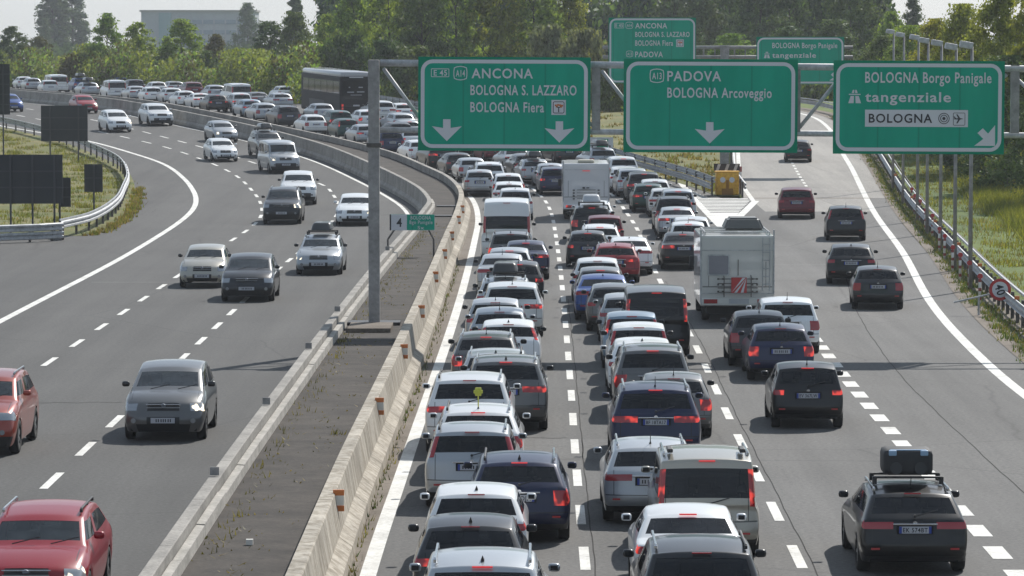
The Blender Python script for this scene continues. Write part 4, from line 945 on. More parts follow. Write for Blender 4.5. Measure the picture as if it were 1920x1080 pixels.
TABLE = '''1|su|s|-0.39|53.35|-0.006|raB|silver car with fin antenna, nearest in left jammed lane, cut by bottom edge
2|su|d|2.66|55.08|-0.006|rB|dark grey SUV in middle jammed lane behind white saloon, last of its queue
1|ha|d|-0.62|59.08|-0.006|aB|dark grey hatchback in left jammed lane behind white hatchback, ahead of silver SUV
O|es|r|-7.30|59.35|0.000|rh|red estate on oncoming road ahead of orange red SUV, nearest the camera
2|se|w|2.74|60.33|-0.006|B|white saloon in middle jammed lane behind beige van, ahead of dark grey SUV
1|ha|w|-0.57|63.40|-0.006|aB|white hatchback in left jammed lane behind navy blue estate, ahead of dark grey hatchback
X|es|k|6.54|63.94|-0.005|ra|black estate with black case strapped to roof, nearest car of the exit lane
2|mv|e|3.28|65.93|-0.006|rB|beige box-shaped small van with black rear window and short black roof bars
1|es|n|0.14|67.97|-0.007|raB|navy blue estate in left jammed lane behind silver minivan, ahead of white hatchback
2|es|s|2.52|70.69|-0.007|ra|silver estate in middle jammed lane behind navy blue SUV, ahead of beige van
1|mp|s|-0.73|72.71|-0.007|r|silver minivan in left jammed lane behind white estate, ahead of navy blue estate
1|es|w|-0.66|77.46|-0.008|raBf|white estate with yellow antenna flower in left jammed lane between white SUV and silver minivan
2|su|n|2.97|80.47|-0.009|raB|navy blue SUV in middle jammed lane behind grey hatchback, ahead of silver estate
O|su|o|-11.33|81.99|-0.001|rh|orange red SUV on oncoming road behind red estate, ahead of grey minivan
1|su|w|-0.88|82.33|-0.008|rB|white SUV in left jammed lane behind grey SUV, ahead of white estate
O|mp|g|-7.57|84.92|-0.001|h|grey minivan on oncoming road behind orange red SUV, ahead of dark grey minivan
2|ha|g|3.57|85.40|-0.009|aB|grey hatchback in middle jammed lane behind grey SUV, ahead of navy blue SUV
1|su|g|-0.12|87.17|-0.009|raB|grey SUV in left jammed lane behind silver estate, ahead of white SUV
3|ci|k|6.66|87.39|-0.009|aB|black city car in right jammed lane behind navy blue hatchback, last of its queue
2|su|g|3.26|89.97|-0.009|rB|grey SUV in middle jammed lane behind white hatchback, ahead of grey hatchback
1|es|s|-0.37|92.05|-0.009|raB|silver estate in left jammed lane behind grey estate, ahead of grey SUV
2|ha|w|3.21|95.25|-0.008|aB|white hatchback in middle jammed lane behind white city car, ahead of grey SUV
1|es|g|-0.63|96.93|-0.009|raB|grey estate in left jammed lane behind white hatchback, ahead of silver estate
2|ci|w|3.26|99.36|-0.008|p|white city car in middle jammed lane behind light blue city car, ahead of white hatchback
3|ha|n|6.92|99.87|-0.008|aB|navy blue hatchback in right jammed lane behind dark grey hatchback, ahead of black city car
1|ha|w|-0.08|101.51|-0.009|apB|white hatchback in left jammed lane behind silver hatchback, ahead of grey estate
2|ci|b|3.20|103.26|-0.008|pB|light blue city car in middle jammed lane behind black van, ahead of white city car
3|ha|d|6.66|104.17|-0.008|a|dark grey hatchback in right jammed lane behind white minivan, ahead of navy blue hatchback
1|ha|s|-0.33|105.83|-0.008|a|silver hatchback in left jammed lane behind silver hatchback, ahead of white hatchback
2|va|k|4.01|107.82|-0.008|B|tall black van beside the white hatchback in the middle jammed lane
3|mp|w|7.72|108.64|-0.008|a|white minivan in right jammed lane behind beige motorhome, ahead of dark grey hatchback
1|ha|s|-0.46|110.13|-0.008|aB|silver hatchback in left jammed lane behind white SUV, ahead of silver hatchback
2|ha|s|3.35|112.58|-0.008|a|silver hatchback in middle jammed lane behind grey hatchback, ahead of black van
1|su|w|0.02|114.72|-0.008|aB|white SUV in left jammed lane behind silver estate, ahead of silver hatchback
2|ha|g|3.09|116.89|-0.008|-|grey hatchback in middle jammed lane behind blue saloon, ahead of silver hatchback
1|es|s|-0.20|119.58|-0.008|arx|silver estate under a roof box in left jammed lane behind dark grey hatchback
2|se|u|2.87|121.46|-0.008|a|blue saloon in middle jammed lane behind grey hatchback, ahead of grey hatchback
3|mb|e|7.01|122.00|-0.007|-|large cream motorhome with red striped rear panel and grey roof hatch
2|ha|g|2.89|126.02|-0.008|B|grey hatchback in middle jammed lane behind white hatchback, ahead of blue saloon
X|ha|d|12.04|126.55|-0.061|a|dark grey hatchback in free exit lane behind black estate, ahead of black estate
1|ha|d|0.22|128.23|-0.007|aB|dark grey hatchback in left jammed lane behind silver saloon, ahead of silver estate
2|ha|w|2.89|130.35|-0.007|-|white hatchback in middle jammed lane behind red estate, ahead of grey hatchback
O|mp|d|-8.90|130.37|-0.000|h|dark grey minivan on oncoming road behind grey minivan, ahead of beige hatchback
1|se|s|-0.33|132.80|-0.007|a|silver saloon in left jammed lane behind silver hatchback, ahead of dark grey hatchback
1|ha|s|-0.08|137.35|-0.007|B|silver hatchback in left jammed lane behind navy blue saloon, ahead of silver saloon
O|ha|e|-10.99|137.62|-0.002|-|beige hatchback on oncoming road behind dark grey minivan, ahead of silver estate
X|es|k|12.35|139.73|-0.074|a|black estate in free exit lane behind black minivan, ahead of dark grey hatchback
2|es|r|3.78|140.66|-0.007|raB|red estate in middle jammed lane behind white saloon, ahead of white hatchback
1|se|n|0.52|142.47|-0.006|aB|navy blue saloon in left jammed lane behind grey minivan, ahead of silver hatchback
2|se|w|4.43|145.51|-0.006|a|white saloon in middle jammed lane behind dark grey hatchback, ahead of red estate
O|es|s|-7.24|145.54|-0.006|rhx|silver estate under a roof box on oncoming road behind beige hatchback, ahead of white estate
1|mp|g|-0.04|147.21|-0.006|arB|grey minivan in left jammed lane behind white tall van, ahead of navy blue saloon
3|se|k|6.60|148.94|-0.006|aB|black saloon in right jammed lane behind white hatchback, ahead of beige motorhome
2|ha|d|2.95|150.05|-0.006|aB|dark grey hatchback in middle jammed lane behind white estate, ahead of white saloon
1|hv|w|-0.20|154.18|-0.005|-|white high roofed van with two dark rear windows in left jammed lane
2|es|w|3.52|154.65|-0.005|rB|white estate in middle jammed lane behind dark red city car, ahead of dark grey hatchback
3|ha|w|7.18|157.21|-0.005|aB|white hatchback in right jammed lane behind white estate, ahead of black saloon
3|es|w|7.54|162.39|-0.004|-|white estate in right jammed lane behind silver saloon, ahead of white hatchback
2|ci|m|3.91|162.99|-0.004|B|dark red city car in middle jammed lane behind black SUV, ahead of white estate
2|su|k|3.47|168.28|-0.003|BX|black SUV under a roof box in middle jammed lane behind white estate
X|mp|k|14.75|169.83|-0.057|a|black minivan in free exit lane behind dark red minivan, ahead of black estate
3|se|s|7.32|171.18|-0.003|B|silver saloon in right jammed lane behind black SUV, ahead of white estate
3|su|k|7.39|176.01|-0.002|r|black SUV in right jammed lane behind silver minivan, ahead of silver saloon
2|es|w|3.78|176.44|-0.002|r|white estate in middle jammed lane behind white motorhome, ahead of black SUV
O|es|w|-7.42|182.30|0.003|h|white estate on oncoming road behind silver estate, ahead of dark grey SUV
O|su|d|-10.93|183.67|0.005|rh|dark grey SUV on oncoming road behind white estate, ahead of white SUV
3|mp|s|7.95|185.16|0.001|B|silver minivan in right jammed lane behind white hatchback, ahead of black SUV
1|mp|w|0.15|186.64|0.002|a|white minivan in left jammed lane behind white estate, ahead of white tall van
2|mo|w|3.57|188.21|0.004|B|plain white motorhome with bicycle rack on its rear, in middle jammed lane
X|mp|m|13.95|188.22|-0.059|-|dark red minivan in free exit lane behind black hatchback, ahead of black minivan
3|ha|w|7.53|189.63|0.005|-|white hatchback in right jammed lane behind dark green hatchback, ahead of silver minivan
3|ha|t|6.85|193.97|0.013|B|dark green hatchback in right jammed lane behind white hatchback, ahead of white hatchback
1|es|w|-0.17|196.77|0.015|a|white estate in left jammed lane behind white hatchback, ahead of white minivan
3|ha|w|7.32|198.28|0.017|-|white hatchback in right jammed lane behind dark grey SUV, ahead of dark green hatchback
O|su|w|-11.21|201.08|0.065|-|white SUV on oncoming road behind dark grey SUV, ahead of silver van
3|su|d|6.89|202.88|0.025|B|dark grey SUV in right jammed lane behind silver minivan, ahead of white hatchback
1|ha|w|-0.26|204.84|0.045|B|white hatchback in left jammed lane behind silver hatchback, ahead of white estate
3|mp|s|6.45|208.64|0.050|-|silver minivan in right jammed lane behind white estate, ahead of dark grey SUV
1|ha|s|-1.82|209.08|0.047|-|silver hatchback in left jammed lane behind white SUV, ahead of white hatchback
2|mp|n|2.26|210.23|0.051|B|navy blue minivan in middle jammed lane behind silver hatchback, ahead of white motorhome
3|es|w|6.14|213.37|0.054|B|white estate in right jammed lane behind white minivan, ahead of silver minivan
1|su|w|-1.37|213.89|0.060|r|white SUV in left jammed lane behind silver hatchback, ahead of silver hatchback
2|ha|s|2.07|216.98|0.083|B|silver hatchback in middle jammed lane behind silver estate, ahead of navy blue minivan
3|mp|w|6.17|220.92|0.116|B|white minivan in right jammed lane behind silver SUV, ahead of white estate
2|es|s|1.15|221.53|0.112|x|silver estate under a roof box in middle jammed lane between grey hatchback and silver hatchback
1|ha|s|-2.51|223.51|0.145|-|silver hatchback in left jammed lane behind dark grey hatchback, ahead of white SUV
2|ha|g|0.61|227.37|0.182|-|grey hatchback in middle jammed lane behind silver saloon, ahead of silver estate
1|ha|d|-3.42|229.04|0.194|-|dark grey hatchback in left jammed lane behind black SUV, ahead of silver hatchback
3|su|s|5.06|230.98|0.207|x|silver SUV under a roof box in right jammed lane behind dark grey estate
O|va|s|-14.16|232.82|0.245|h|silver van on oncoming road behind white SUV, ahead of white hatchback
2|se|s|-0.01|233.77|0.220|B|silver saloon in middle jammed lane behind dark red minivan, ahead of grey hatchback
1|su|k|-4.68|236.06|0.228|B|black SUV in left jammed lane behind white hatchback, ahead of dark grey hatchback
3|es|d|3.05|242.94|0.248|-|dark grey estate in right jammed lane behind dark grey hatchback, ahead of silver SUV
1|ha|w|-6.14|243.24|0.249|-|white hatchback in left jammed lane behind navy blue minivan, ahead of black SUV
X|ha|k|18.21|244.45|-0.051|-|black hatchback in free exit lane ahead of dark red minivan, farthest of its queue
O|ha|w|-18.61|244.98|0.246|h|white hatchback on oncoming road behind silver van, ahead of grey SUV
2|mp|m|-1.37|245.01|0.256|B|dark red minivan in middle jammed lane behind dark grey SUV, ahead of silver saloon
O|su|g|-15.94|249.33|0.254|rhx|grey SUV under a roof box on oncoming road behind white hatchback, ahead of silver hatchback
2|su|d|-2.96|249.49|0.269|-|dark grey SUV in middle jammed lane behind dark grey minivan, ahead of dark red minivan
3|ha|d|0.94|250.82|0.273|B|dark grey hatchback in right jammed lane behind white hatchback, ahead of dark grey estate
1|mp|n|-8.35|252.15|0.276|-|navy blue minivan in left jammed lane behind white hatchback, ahead of white hatchback
1|ha|w|-7.06|256.80|0.286|B|white hatchback in left jammed lane behind silver hatchback, ahead of navy blue minivan
1|ha|s|-10.34|263.56|0.296|B|silver hatchback in left jammed lane behind dark green city car, ahead of white hatchback
2|mp|d|-8.09|263.71|0.296|-|dark grey minivan in middle jammed lane behind silver hatchback, ahead of dark grey SUV
O|ha|s|-20.22|266.72|0.294|h|silver hatchback on oncoming road behind grey SUV, ahead of white minivan
2|ha|s|-7.58|268.64|0.302|B|silver hatchback in middle jammed lane behind silver estate, ahead of dark grey minivan
1|ci|t|-11.91|269.74|0.303|B|dark green city car in left jammed lane behind white hatchback, ahead of silver hatchback
1|ha|w|-14.55|275.87|0.306|-|white hatchback in left jammed lane behind dark green SUV, ahead of dark green city car
1|su|t|-12.86|278.15|0.307|B|dark green SUV in left jammed lane behind white hatchback, ahead of white hatchback
2|es|s|-8.38|278.81|0.307|-|silver estate in middle jammed lane behind white SUV, ahead of silver hatchback
O|mp|w|-28.90|279.40|0.309|h|white minivan on oncoming road behind silver hatchback, ahead of white SUV
1|ha|w|-10.98|282.79|0.307|B|white hatchback in left jammed lane behind dark grey SUV, ahead of dark green SUV
1|su|d|-17.03|285.14|0.306|r|dark grey SUV in left jammed lane behind silver estate, ahead of white hatchback
O|su|w|-26.73|288.07|0.320|h|white SUV on oncoming road behind white minivan, ahead of red hatchback
2|su|w|-10.31|293.28|0.308|-|white SUV in middle jammed lane behind silver hatchback, ahead of silver estate
1|es|s|-19.22|293.50|0.308|-|silver estate in left jammed lane behind light blue hatchback, ahead of dark grey SUV
2|ha|s|-14.83|294.03|0.308|-|silver hatchback in middle jammed lane behind black coach, ahead of white SUV
3|ha|w|-8.69|294.38|0.308|B|white hatchback in right jammed lane behind white hatchback, ahead of dark grey hatchback
1|ha|b|-20.68|300.03|0.310|B|light blue hatchback in left jammed lane behind black hatchback, ahead of silver estate
2|co|k|-13.87|302.04|0.310|-|dark coach with grey rounded roof standing in the far jam left of gantry post
O|ha|r|-34.39|308.08|0.333|h|red hatchback on oncoming road behind white SUV, ahead of blue hatchback
1|ha|k|-24.16|310.40|0.312|B|black hatchback in left jammed lane behind white minivan, ahead of light blue hatchback
1|mp|w|-22.27|310.64|0.312|B|white minivan in left jammed lane behind white saloon, ahead of black hatchback
O|ha|u|-40.81|311.65|0.334|h|blue hatchback on oncoming road behind red hatchback, last of its queue
2|es|s|-19.43|317.31|0.314|-|silver estate in middle jammed lane behind grey saloon, ahead of black coach
1|se|w|-26.03|318.24|0.315|B|white saloon in left jammed lane behind white hatchback, ahead of white minivan
2|se|g|-21.52|321.86|0.316|-|grey saloon in middle jammed lane behind white van, ahead of silver estate
1|ha|w|-27.72|322.48|0.316|B|white hatchback in left jammed lane behind white hatchback, ahead of white saloon
2|va|w|-23.85|330.88|0.318|-|white van in middle jammed lane behind silver hatchback, ahead of grey saloon
1|ha|w|-30.04|336.42|0.318|-|white hatchback in left jammed lane behind white city car, ahead of white hatchback
1|ci|w|-32.13|340.45|0.318|B|white city car in left jammed lane behind silver saloon, ahead of white hatchback
3|ha|w|-20.81|347.39|0.318|-|white hatchback in right jammed lane behind white hatchback, ahead of white hatchback
1|se|s|-34.20|347.62|0.318|-|silver saloon in left jammed lane behind white van, ahead of white city car
2|ha|s|-27.47|352.17|0.318|-|silver hatchback in middle jammed lane behind dark red SUV, ahead of white van
1|mv|w|-37.16|357.38|0.318|-|white van in left jammed lane behind silver estate, ahead of silver saloon
2|su|m|-30.02|357.47|0.318|-|dark red SUV in middle jammed lane behind white hatchback, ahead of silver hatchback
2|ha|w|-34.51|370.96|0.318|-|white hatchback in middle jammed lane behind dark grey minivan, ahead of dark red SUV
3|ha|w|-25.37|370.96|0.318|-|white hatchback in right jammed lane behind silver SUV, ahead of white hatchback
1|es|s|-41.17|371.23|0.318|x|silver estate under a roof box in left jammed lane behind white city car
2|mp|d|-37.29|377.07|0.318|-|dark grey minivan in middle jammed lane behind silver estate, ahead of white hatchback
2|es|s|-33.42|377.20|0.317|-|silver estate in middle jammed lane behind white van, ahead of dark grey minivan
1|ci|w|-46.33|382.98|0.317|-|white city car in left jammed lane behind silver hatchback, ahead of silver estate
3|su|s|-30.36|383.43|0.317|x|silver SUV under a roof box in right jammed lane between blue minivan and white hatchback
2|va|w|-46.45|390.09|0.316|-|white van in middle jammed lane behind white hatchback, ahead of silver estate
3|mp|u|-44.78|396.52|0.316|x|blue minivan under a roof box in right jammed lane between white hatchback and silver SUV
3|ha|w|-38.25|399.77|0.316|-|white hatchback in right jammed lane behind white estate, ahead of blue minivan
1|ha|s|-50.10|399.80|0.316|-|silver hatchback in left jammed lane ahead of white city car, farthest of its queue
3|es|w|-33.98|400.07|0.316|-|white estate in right jammed lane behind blue hatchback, ahead of white hatchback
3|ha|u|-41.23|403.34|0.316|-|blue hatchback in right jammed lane ahead of white estate, farthest of its queue
2|ha|w|-52.80|414.17|0.315|-|white hatchback in middle jammed lane ahead of white van, farthest of its queue
'''
PAINTN = dict(w='white', s='silver', g='grey', d='dark grey', k='black', n='navy blue', b='light blue', r='red', m='dark red', o='orange red', e='beige', u='blue', t='dark green')
CAT = dict(ci='car', ha='car', mp='car', es='car', se='car', su='car', mv='van', va='van', hv='van', mo='motorhome', mb='motorhome', co='coach')
KIND = dict(ci='city_car', ha='hatchback', mp='minivan', es='estate_car', se='saloon_car', su='off_road_car', mv='small_van', va='van', hv='tall_van', mo='motorhome', mb='motorhome', co='coach')
GRP = {'1': 'vehicles jammed in the left lane', '2': 'vehicles jammed in the middle lane', '3': 'vehicles in the right lane', 'X': 'vehicles on the free exit lane', 'O': 'oncoming vehicles on the left road'}
def pitch(y, rz):                      # slope of the road under a vehicle
    return math.atan((g(y+2)-g(y-2))/4*math.cos(rz))
def motorhome(root, big):
    L, W, H = (6.6, 2.30, 2.72) if big else (6.2, 2.25, 2.75)
    mw = paint('motorhome_cream', (.60, .595, .575)) if big else paint('motorhome_white', (.60, .61, .63))
    bl_ = L-1.75; yc = -L/2+bl_/2
    q = MB(); q.box((0, yc, (H+.52)/2), (W, bl_, H-.52), bev=.07); q.build('body', mw, root, False)
    q = MB(); q.box((0, yc+bl_/2+.55, H-.52), (W*.97, 1.25, .98), bev=.22); q.build('overcab', mw, root)
    q = MB(); q.box((0, L/2-1.0, 1.15), (2.0, 1.95, 1.35), bev=.22); q.build('cab', mw, root)
    q = MB(); q.box((0, L/2-.95, 1.72), (1.85, 1.3, .5), bev=.12); q.build('windscreen', M_GLW, root)
    q = MB(); q.box((0, -.2, .42), (1.9, L*.9, .3)); q.build('underbody', M_UNDER, root)
    y0 = -L/2
    q = MB(); q.box((0, y0-.03, .66), (W*.96, .12, .22), bev=.03); q.build('bumper', mw, root)
    for s in (-1, 1):
        q = MB(); q.box((s*(W/2-.32), y0-.10, .68), (.42 if big else .34, .02, .13)); tl = q.build('tail_light', M_TL if big else M_TLB, root)
        q = MB(); q.box((s*(W/2-.02), y0+.012, 1.9), (.05, .05, 2.0), bev=.015); q.build('corner_trim', M_STEEL, root)
        tm, rm = wheel_meshes(.34, .24)
        for y in (-L/2+1.5, L/2-1.0):
            w = link('wheel', tm, root, (s*(W/2-.22), y, .34)); link('rim', rm, w)
        q = MB(); q.box((s*(1.18), L/2-1.35, 1.62), (.2, .12, .38), bev=.04); q.build('mirror', M_BLK, root)
    q = MB(); q.box((0.05 if big else 0, y0-.10, .68), (.62, .02, .15)); q.build('number_plate', M_PLW, root)
    if big:
        q = MB(); q.box((-.58, y0-.012, 1.80), (.62, .04, .60), bev=.015); wn_ = q.build('window', mat('caravan_window', (.20, .20, .23), .2), root)
        q = MB(); q.ring(rrect(-.92, 1.47, -.24, 2.13, .05), rrect(-.88, 1.51, -.28, 2.09, .04), y0-.036); q.build('frame', M_STEEL, wn_)
        for z in (2.26, .92): q = MB(); q.box((0, y0-.004, z), (W*.97, .016, .025)); q.build('trim_strip', M_STEEL, root)
        rk = MB()
        for z in (.97, 1.10, 1.24, 1.38): rk.tube((-.62, y0-.20, z), (.62, y0-.20, z), .014, 6)
        for x in (-.42, .42): rk.tube((x, y0-.22, .82), (x, y0-.22, 1.44), .016, 6); rk.tube((x, y0-.22, .9), (x, y0, .9), .014, 6); rk.tube((x, y0-.22, 1.4), (x, y0, 1.48), .014, 6)
        for x in (-.6, -.46, .46, .6):
            for z in (.99, 1.20, 1.38): rk.box((x, y0-.20, z), (.06, .05, .05))
        rk.tube((.02, y0-.1, 1.48), (.02, y0-.1, 1.98), .014, 6); rk.build('bike_rack', M_POST, root)
        q = MB(); q.box((.04, y0-.25, 1.19), (.48, .015, .48)); sg = q.build('warning_panel', M_SR, root)
        for k in range(4):
            q = MB(); a = -.35+k*.2; P = [(a, -.24), (a+.09, -.24), (a+.09+.48, .24), (a+.48, .24)]; cl = []
            P = [(max(-.23, min(.23, x)), z) for x, z in [(a, -.23), (a+.09, -.23), (a+.55, .23), (a+.46, .23)]]
            q.flat([(x+.04, z+1.19) for x, z in P], y0-.2605); q.build('white_stripe', M_SW, sg)
        q = MB()
        for x in (.78, 1.0): q.tube((x, y0-.07, 1.0), (x, y0-.07, 2.66), .014, 6)
        for k in range(6): q.tube((.78, y0-.07, 1.2+k*.25), (1.0, y0-.07, 1.2+k*.25), .012, 6)
        q.build('ladder', M_STEEL, root)
        q = MB()
        for s in (-1, 1): q.tube((s*1.0, y0+.1, H+.10), (s*1.0, y0+3.3, H+.10), .018, 6)
        for y in (.1, 1.2, 2.3, 3.3): q.tube((-1.0, y0+y, H+.10), (1.0, y0+y, H+.10), .018, 6)
        for x in (-1, 1):
            for y in (.1, 1.2, 2.3, 3.3): q.tube((x, y0+y, H-.02), (x, y0+y, H+.1), .018, 6)
        q.build('roof_rack', M_STEEL, root)
        bm = bmesh.new(); bmesh.ops.create_cube(bm, size=1)
        for v in bm.verts:
            k = 1 if v.co.z < 0 else .74; v.co = Vector((.26+v.co.x*1.30*k, y0+1.9+v.co.y*1.7*k, H+.30+v.co.z*.38))
        bmesh.ops.bevel(bm, geom=bm.edges[:], offset=.07, segments=3, affect='EDGES'); me = bpy.data.meshes.new('roof_hatch'); bm.to_mesh(me); bm.free(); me.materials.append(mat('hatch_grey', (.10, .10, .095), .45)); link('roof_hatch', me, root)
    else:
        q = MB(); q.box((0, y0-.02, H-.35), (.36, .03, .03)); q.build('brake_lamp', M_BRK, root)
        q = MB(); q.box((0, y0-.004, H-.30), (W*.9, .012, .02)); q.build('trim_strip', M_STEEL, root)
        q = MB()
        for s in (-1, 1):
            for z in (1.05, 1.19, 1.33, 1.47): q.box((s*.60, y0-.08, z), (.10, .12, .05))
        [q.box((0, y0-.05, z), (.9, .03, .022)) for z in (1.06, 1.2, 1.34, 1.48)]; q.box((-.12, y0-.07, 1.58), (.12, .05, .08)); q.box((.08, y0-.07, 1.58), (.14, .05, .05))
        q.build('bike_rack', M_FRAME, root)
        q = MB(); q.box((.0, y0+.75, H+.08), (.8, .75, .16), bev=.07); q.build('roof_hatch', mat('hatch_cream', (.40, .38, .30), .4), root)
        q = MB(); q.box((-W/2-.005, y0+1.7, 1.95), (.03, 1.2, .5), bev=.01); q.build('window', M_GL, root)
def coach(root):
    L, W, H = 12.0, 2.55, 3.65; y0 = -L/2; mb_ = mat('coach_black', (.010, .010, .012), .55, spec=.2)
    q = MB(); q.box((0, 0, (3.3+.35)/2), (W, L, 2.95), bev=.16); q.build('body', mb_, root)
    q = MB(); q.box((0, 0, 3.36), (W*.95, L*.985, .56), bev=.2); q.build('roof', paint('coach_roof', (.30, .30, .32)), root, True)
    q = MB(); q.box((0, y0-.004, 2.25), (W*.86, .05, 1.5), bev=.02); q.build('rear_window', M_GL, root)
    q = MB(); q.box((0, y0-.02, 3.22), (1.1, .08, .07)); q.build('top_trim', M_SW, root)
    for s in (-1, 1):
        for k in range(6):
            q = MB(); q.box((s*(W/2+.002), y0+1.1+k*1.85, 2.42), (.03, 1.72, .95), bev=.01); q.build('side_window', M_GLD, root)
        q = MB(); q.box((s*1.08, y0-.02, .95), (.16, .08, .42), bev=.03); q.build('tail_light', M_TLB, root)
        tm, rm = wheel_meshes(.5, .3)
        for y in (y0+2.6, y0+3.9, L/2-2.6): w = link('wheel', tm, root, (s*(W/2-.18), y, .5)); link('rim', rm, w)
        q = MB(); q.box((s*(W/2+.02), 1.0, 1.05), (.02, 4.5, .5)); q.build('side_panel', M_FRAME, root)
    q = MB()
    for x, z, w in ((-.55, 2.45, .12), (.35, 2.45, .34), (-.45, 2.08, .55), (.35, 2.1, .6), (0, 1.86, .9)): q.box((x, y0-.032, z), (w, .02, .09 if z > 2 else .05))
    q.build('rear_lettering', M_FRAME if False else mat('faded_white', (.25, .26, .28), .6), root)
    q = MB(); q.box((0, y0-.006, .75), (W*.9, .1, .5), bev=.03); q.build('bumper', mb_, root)
    q = MB(); q.box((0, y0-.07, 1.05), (.52, .02, .12)); q.build('number_plate', M_PLW, root)
rng = random.Random(5)
BOXL = {}
for lnn in TABLE.strip().splitlines():
    lane, ty, col, x, y, h, opt, label = lnn.split('|'); x, y, h = float(x), float(y), float(h)
    on = lane == 'O'; far = y > 255
    root = empty(KIND[ty], (x, y, g(y)), h+(math.pi if on else 0)); root.rotation_mode = 'XYZ'
    pt = pitch(y, h); root.rotation_euler = (pt if not on else -pt, 0, h+(math.pi if on else 0))
    if on: root.location = (x, y, g(y))
    tag(root, label, CAT[ty], GRP[lane])
    if ty not in ('mo', 'mb', 'co'): root.scale = (1+rng.uniform(-.025, .02), 1+rng.uniform(-.03, .012), 1+rng.uniform(-.035, .025))
    if ty == 'mo': motorhome(root, False); continue
    if ty == 'mb': motorhome(root, True); continue
    if ty == 'co': coach(root); continue
    front = on
    tail = 'pillar' if ('p' in opt or ty in ('mv', 'va', 'hv')) else rng.choice({'ci': ['pillar', 'low'], 'ha': ['wide', 'low', 'low', 'tall'], 'mp': ['low', 'pillar', 'tall'], 'es': ['wide', 'low', 'tall'], 'se': ['wide'], 'su': ['wide', 'tall']}[ty])
    tail = {('X', 'es', 'k'): 'wide', ('2', 'su', 'n'): 'wide', ('3', 'ci', 'k'): 'low', ('1', 'es', 'n'): 'tall'}.get((lane, ty, col), tail) if y < 92 and not on else tail
    lit = 'B' in opt; objs = []
    mir = M_MIR if (col in 'kdg' or rng.random() < .45) else PAINT[col]
    for nm_, me, loc, mk, par in proto(ty, tail, front):
        if (far and nm_ in ('rear_reflector', 'plate_recess_shade', 'plate_trim', 'grille_trim', 'grille_bar', 'fog_light', 'rim', 'wiper', 'emblem', 'mirror_glass')) or (y > 190 and nm_ == 'seats') or (nm_ == 'brake_lamp' and not lit and rng.random() < .5) or (nm_ in ('headlight', 'windscreen', 'grille') and not on and False): objs.append(None); continue
        o = bpy.data.objects.new(nm_, me); COL.objects.link(o); o.parent = root if par is None else objs[par]; o.location = loc; objs.append(o)
        if mk:
            s = o.material_slots[0]; s.link = 'OBJECT'
            s.material = {'paint': PAINT[col], 'tail': M_TLB if lit else M_TL, 'head': M_HLB if (on and 'h' in opt and rng.random() < .35) else M_HL, 'mirror': mir, 'brake': M_BRK if lit and rng.random() < .7 else M_TL}[mk]
    sp = SPEC[ty]; L, W, H = sp['L'], sp['W'], sp['H']
    yr = sp['l6']-L/2
    if 'a' in opt and not on:
        link('antenna', FIN if rng.random() < .45 else ANT, root, (0, yr+.28, H-.045))
    if 'r' in opt:
        for s in (-1, 1):
            ra_ = link('roof_rail', RAILB if rng.random() < .3 else RAIL, root, (s*sp['rw']*W/2*.93, (sp['l6']+sp['l8'])/2-L/2+.0, H-.02))
    if ty == 'mv':
        for s in (-1, 1):
            q = MB(); q.box((s*.62, yr+.5, H+.03), (.10, .55, .07), bev=.02); q.build('roof_bar', M_BLK, root)
    pt_ = {('X', 'es', 'k'): 'EK 574BT', ('3', 'ci', 'k'): 'EV 367LW', ('2', 'su', 'n'): 'BF 18TA17', ('1', 'es', 'n'): 'DJM'}.get((lane, ty, col))
    if pt_ and y < 92 and not on:
        zp_ = sp['zt']-.19; b_ = MB(); b_.box((0, -L/2+.0255, zp_), (.42, .003, .10)); b_.build('plate_face', M_PLW, root); letter(pt_, (-.20 if len(pt_) > 3 else .03), .20, zp_-.036, zp_+.036, -L/2+.0225, M_SK, root, 'plate_lettering', .02)
    if 'f' in opt:
        q = MB(); q.tube((0, yr+.26, H), (0, yr+.12, H+.27), .012, 6)
        for k in range(6):
            a = k*math.pi/3; q.box((math.cos(a)*.055, yr+.11, H+.31+math.sin(a)*.055), (.07, .04, .07), bev=.015)
        q.box((0, yr+.10, H+.31), (.06, .06, .06), bev=.02); q.build('antenna_flower', mat('flower_yellow', (.50, .52, .06), .6), root)
    if 'x' in opt.lower():
        dark = 'x' in opt; m = mat('box_black', (.016, .017, .018), .3, coat=.4) if dark else mat('box_silver', (.38, .40, .42), .35, coat=.4)
        v = root.matrix_basis @ Vector((0, (sp['l6']+sp['l8'])/2-L/2-.05, H+.0))
        lb = label.replace(' under a roof box', '').replace(' lane', '').replace(',', '')
        roof_box(('black' if dark else 'silver')+' roof box on '+' '.join(lb.split()[:13]), v, root.rotation_euler.z, m, None)
    if col == 'k' and lane == 'X' and y < 70:
        v = root.matrix_basis @ Vector((0, yr+1.0, H))
        o = empty('travel_case', v, h); tag(o, 'black soft case with pale blue straps on the roof of the nearest black estate', 'roof case')
        q = MB(); q.box((0, 0, .34), (.82, .75, .42), bev=.09); q.build('case', mat('case_fabric', (.02, .021, .023), .7), o, True)
        q = MB(); q.box((0, -.30, .535), (.60, .05, .04), bev=.01); q.box((-.26, -.33, .5), (.13, .12, .09), bev=.02); q.box((.26, -.33, .5), (.13, .12, .09), bev=.02); q.build('strap', mat('strap_blue', (.22, .34, .48), .5), o)
        q = MB()
        for sx in (-.2, .2): q.tube((sx, -.375, .25), (sx, -.385, .25), .10, 14)
        q.build('pocket', mat('case_pocket', (.035, .037, .04), .6), o)
        for yy_ in (-.28, .28): q = MB(); q.box((0, yy_, .09), (1.16, .06, .035), bev=.01); q.box((-.55, yy_, .04), (.07, .09, .12)); q.box((.55, yy_, .04), (.07, .09, .12)); q.build('crossbar', M_BLK, o)
        
